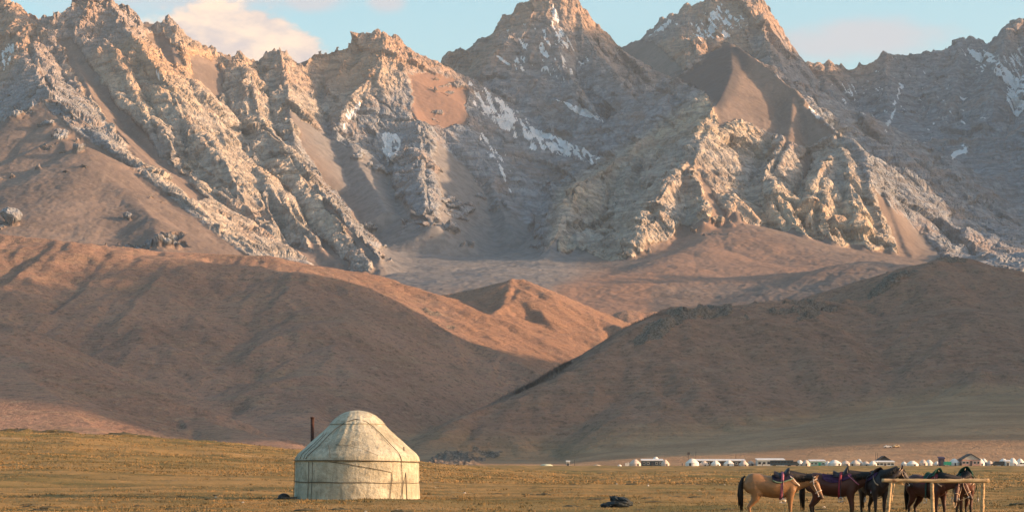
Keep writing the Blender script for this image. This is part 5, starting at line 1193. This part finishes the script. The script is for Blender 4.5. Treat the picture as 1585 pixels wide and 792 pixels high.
# poles, a low tent, people and loads about the camp
simple_thing('signpost', 'tall thin post with a dark board on top left of the first row of yurts', 'post', MB().box(0, 0, 3.2, .16, .16, 6.6).box(.1, 0, 6.2, 1.3, .12, 1.3), M_WALLD, 1065.5, 985)
for px, h, lab in ((1077, 7, 'thin pole rising from the left end of the long shed'), (1139, 6, 'thin pole above the long shed near its right end'), (1355.5, 6.5, 'left of two thin poles beside the dark-gabled house'), (1358.5, 6.0, 'right of two thin poles beside the dark-gabled house'), (889, 3.4, 'short thin post just right of the lone outhouse')):
    simple_thing('pole', lab, 'pole', MB().tube([(0, 0, -.3), (0, 0, h * .5), (0.05, 0, h)], .09, 8), M_WALLD, px, 992 if px > 900 else 962, 0, True)
def dome(name, label, cat, px, Y, w, h, mat, n=24):
    V, F = [], []
    for i in range(7):
        a = i / 6 * math.pi / 2
        for k in range(n): V.append((w / 2 * math.cos(a) ** .8 * math.cos(2 * math.pi * k / n), w / 2 * math.cos(a) ** .8 * math.sin(2 * math.pi * k / n), h * math.sin(a) - .05))
    F = [(i * n + k, i * n + (k + 1) % n, (i + 1) * n + (k + 1) % n, (i + 1) * n + k) for i in range(6) for k in range(n)]
    o = mesh_obj(name, V, F, mat); o.location = camp_at(px, Y); o['label'] = label; o['category'] = cat; return o
dome('low_tent', 'low wide pale green domed tent left of the lone outhouse', 'tent', 845.5, 900, 6.6, 1.6, simple_mat('pale_green_canvas', (0.42, 0.44, 0.33), .9, .1, 1))
dome('small_tent', 'small white tent left of the weathered yurts', 'tent', 959, 940, 2.0, 1.0, M_WFELT)
dome('sand_heap', 'low pale heap of sand left of the small white tent', 'heap', 924, 965, 4.0, .9, simple_mat('pale_sand', (.42, .36, .28), .95, .1, 1))
simple_thing('crate_stack', 'pale stacked crates at the far left end of the camp', 'crates', MB().box(0, 0, .6, 1.2, 1, 1.2).box(.9, .1, 1.0, .7, .8, 2.0).box(-.2, 0, 1.5, .8, .8, .6), M_WALLW, 969.5, 968)
def person(label, px, Y, rz, cloth):
    t = thing('person', label, 'person', camp_at(px, Y), rz)
    mb = MB()
    for s in (-1, 1):
        mb.tube([(0, .09 * s, .9), (.03 * s, .1 * s, .5), (0.02, .1 * s, .05), (.12, .1 * s, .03)], [.095, .07, .05, .04], 8)
        mb.tube([(0, .2 * s, 1.42), (.03, .26 * s, 1.12), (.10, .24 * s, .85)], [.055, .045, .035], 8)
    mb.tube([(0, 0, .85), (0, 0, 1.05), (0, 0, 1.35), (0, 0, 1.48)], [(.17, .12), (.15, .11), (.20, .12), (.07, .06)], 12, side=(0, 1, 0))
    mb.tube([(0, 0, 1.46), (.01, 0, 1.55), (.01, 0, 1.66), (0, 0, 1.76)], [.05, .075, .09, .04], 10)
    o = mb.build('body', cloth, t, True); m = o.modifiers.new('r', 'REMESH'); m.mode = 'VOXEL'; m.voxel_size = .03; m.use_smooth_shade = True
    return t
person('person in dark clothes standing in front of the long white house', 1163, 955, 1.0, M_CLOTH)
person('person in dark clothes nearest the left end of the dark bus', 1180, 953, -1.0, M_CLOTH)
person('person in dark clothes just right of the rounded cream yurt', 1169, 957, 2.4, M_CLOTH)
person('person in dark clothes left of the widest white yurt', 1056, 960, .6, M_CLOTH)

# ------------------------------------------------------------------ grass, tussocks and stones
def sample_ground(n, y0, y1, power, seed, u0=-0.258, u1=0.258):
    g_ = np.random.default_rng(seed); t = g_.random(n); y = (y0 ** -power + t * (y1 ** -power - y0 ** -power)) ** (-1 / power)
    u = g_.uniform(u0, u1, n); return u * y, y, g_
def grass_mat():
    t = NT('dry_grass_blades'); a = t.attr('tone')
    c = t.mix(t.ramp(a, 0.0, 0.5), (0.10, 0.078, 0.032), (0.20, 0.128, 0.054)); c = t.mix(t.ramp(a, 0.5, 1.0), c, (0.29, 0.19, 0.082))
    t.set('Base Color', c); t.set('Roughness', 0.8); return t.m
def build_grass(name, n, y0, y1, power, hgt, wid, blades, seed, spread, dark=0.0, thresh=None):
    x, y, g_ = sample_ground(n, y0, y1, power, seed)
    cl = fbm2(x / 3.5, y / 9, 3, seed); cl2 = fbm2(x / 14, y / 30, 3, seed + 5)
    keep = cl + 0.6 * cl2 > (thresh if thresh is not None else -9); x, y, cl, cl2 = x[keep], y[keep], cl[keep], cl2[keep]
    inyurt = (np.hypot(x + 7.5, y - 100) < 3.0); x, y, cl, cl2 = x[~inyurt], y[~inyurt], cl[~inyurt], cl2[~inyurt]
    z = ground_h(x, y); m = len(x)
    sc = (0.75 + 0.5 * g_.random(m)) * (1 + (y - 40) / 260)
    V = np.empty((m, blades, 3, 3), np.float32)
    for b in range(blades):
        a = g_.uniform(0, 2 * np.pi, m); r = g_.random(m) * spread * sc; bx, by = x + np.cos(a) * r, y + np.sin(a) * r
        w = wid * sc * (0.7 + 0.6 * g_.random(m)); h = hgt * sc * (0.5 + g_.random(m)); a2 = g_.uniform(0, np.pi, m); lean = g_.normal(0, 0.45, (2, m)) * h
        V[:, b, 0] = np.stack([bx - np.cos(a2) * w, by - np.sin(a2) * w, z - 0.01], -1)
        V[:, b, 1] = np.stack([bx + np.cos(a2) * w, by + np.sin(a2) * w, z - 0.01], -1)
        V[:, b, 2] = np.stack([bx + lean[0], by + lean[1] * 0.5, z + h], -1)
    tone = np.clip(0.45 + 0.55 * cl + 0.45 * cl2 + g_.normal(0, 0.10, m) - dark, 0, 1); tone = np.repeat(tone, blades * 3)
    me = bpy.data.meshes.new(name); nv = m * blades * 3
    me.vertices.add(nv); me.vertices.foreach_set('co', V.reshape(-1)); me.loops.add(nv); me.loops.foreach_set('vertex_index', np.arange(nv, dtype=np.int32))
    me.polygons.add(nv // 3); me.polygons.foreach_set('loop_start', np.arange(0, nv, 3, dtype=np.int32))
    at_ = me.attributes.new('tone', 'FLOAT', 'POINT'); at_.data.foreach_set('value', tone.astype(np.float32)); me.update(calc_edges=True)
    me.materials.append(M_GRASS); o = bpy.data.objects.new(name, me); COL.objects.link(o); o['kind'] = 'stuff'; return o
M_GRASS = grass_mat()
build_grass('short_grass', 90000, 42, 230, 0.9, 0.026, 0.012, 3, 3, 0.10)
build_grass('far_grass', 40000, 160, 420, 0.6, 0.05, 0.04, 2, 4, 0.3)
build_grass('grass_tussocks', 3600, 45, 420, 0.6, 0.06, 0.022, 12, 6, 0.22, 0.45, 0.12)
def build_mounds():
    """low dark hummocks and dung-dark turf clods on the swell"""
    g_ = np.random.default_rng(21); mb = MB()
    spots = [(20, 345, 2.2), (30, 338, 3.0), (58, 342, 1.6), (85, 346, 2.4), (100, 340, 1.8), (168, 332, 1.6), (188, 346, 2.6), (228, 318, 1.4), (370, 340, 2.0), (390, 345, 1.2)]
    P = [((px - CX) / FPX * Y, Y, r) for px, Y, r in spots]
    x, y, g2 = sample_ground(150, 60, 400, 0.7, 22); P += [(a, b, g2.uniform(0.08, 0.26) * (1 + b / 300)) for a, b in zip(x, y)]
    for x_, y_, r in P:
        if math.hypot(x_ + 7.5, y_ - 100) < 4 or (8 < x_ < 26 and y_ < 64): continue
        n = 9; z = gz(x_, y_); V = []
        for i, (q, h) in enumerate(((1.0, -.05), (.8, .16), (.45, .27), (.05, .30))):
            for k in range(n): a = 2 * math.pi * k / n; j = r * q * g_.uniform(.75, 1.2); V.append((x_ + j * math.cos(a) * 1.6, y_ + j * math.sin(a) * 1.6, z + r * h * g_.uniform(.7, 1.25) - .01))
        mb.add(V, [(i * n + k, i * n + (k + 1) % n, (i + 1) * n + (k + 1) % n, (i + 1) * n + k) for i in range(3) for k in range(n)])
    o = mb.build('turf_hummocks', simple_mat('dark_turf', (0.075, 0.062, 0.032), 0.95, 0.5, 3, 0.05)); o['kind'] = 'stuff'
    mb = MB(); x, y, g2 = sample_ground(34, 60, 420, 0.7, 31)
    for x_, y_ in zip(x, y):
        if math.hypot(x_ + 7.5, y_ - 100) < 3.6: continue
        r = g2.uniform(.03, .07) * (1 + y_ / 300); z = gz(x_, y_); n = 7; V = []
        for q, h in ((1, 0), (.9, .5), (.45, .9), (.05, 1.0)):
            for k in range(n): a = 2 * math.pi * k / n + q; j = r * q * g2.uniform(.7, 1.2); V.append((x_ + j * math.cos(a), y_ + j * math.sin(a), z + r * h * .8 - .01))
        mb.add(V, [(i * n + k, i * n + (k + 1) % n, (i + 1) * n + (k + 1) % n, (i + 1) * n + k) for i in range(3) for k in range(n)])
    o = mb.build('stones', simple_mat('pale_stone', (0.40, 0.37, 0.32), .9, .2, 6)); o['kind'] = 'stuff'
build_mounds()

# ------------------------------------------------------------------ haze over the whole valley
def build_haze():
    me = bpy.data.meshes.new('haze'); bm = bmesh.new(); bmesh.ops.create_cube(bm, size=1.0)
    x0, x1, y0, y1, z0, z1 = -17500, 17500, -16800, 18200, -12.0, 2750.0
    for v in bm.verts: v.co = ((x0 + x1) / 2 + v.co.x * (x1 - x0), (y0 + y1) / 2 + v.co.y * (y1 - y0), (z0 + z1) / 2 + v.co.z * (z1 - z0))
    bm.to_mesh(me); bm.free()
    m = bpy.data.materials.new('valley_air'); m.use_nodes = True; n = m.node_tree.nodes; n.clear()
    o_ = n.new('ShaderNodeOutputMaterial'); v = n.new('ShaderNodeVolumePrincipled')
    v.inputs['Color'].default_value = (0.66, 0.83, 1.0, 1); v.inputs['Density'].default_value = HAZE_DENSITY; v.inputs['Anisotropy'].default_value = 0.2
    m.node_tree.links.new(v.outputs[0], o_.inputs['Volume'])
    me.materials.append(m); o = bpy.data.objects.new('haze', me); COL.objects.link(o); o['kind'] = 'stuff'
build_haze()
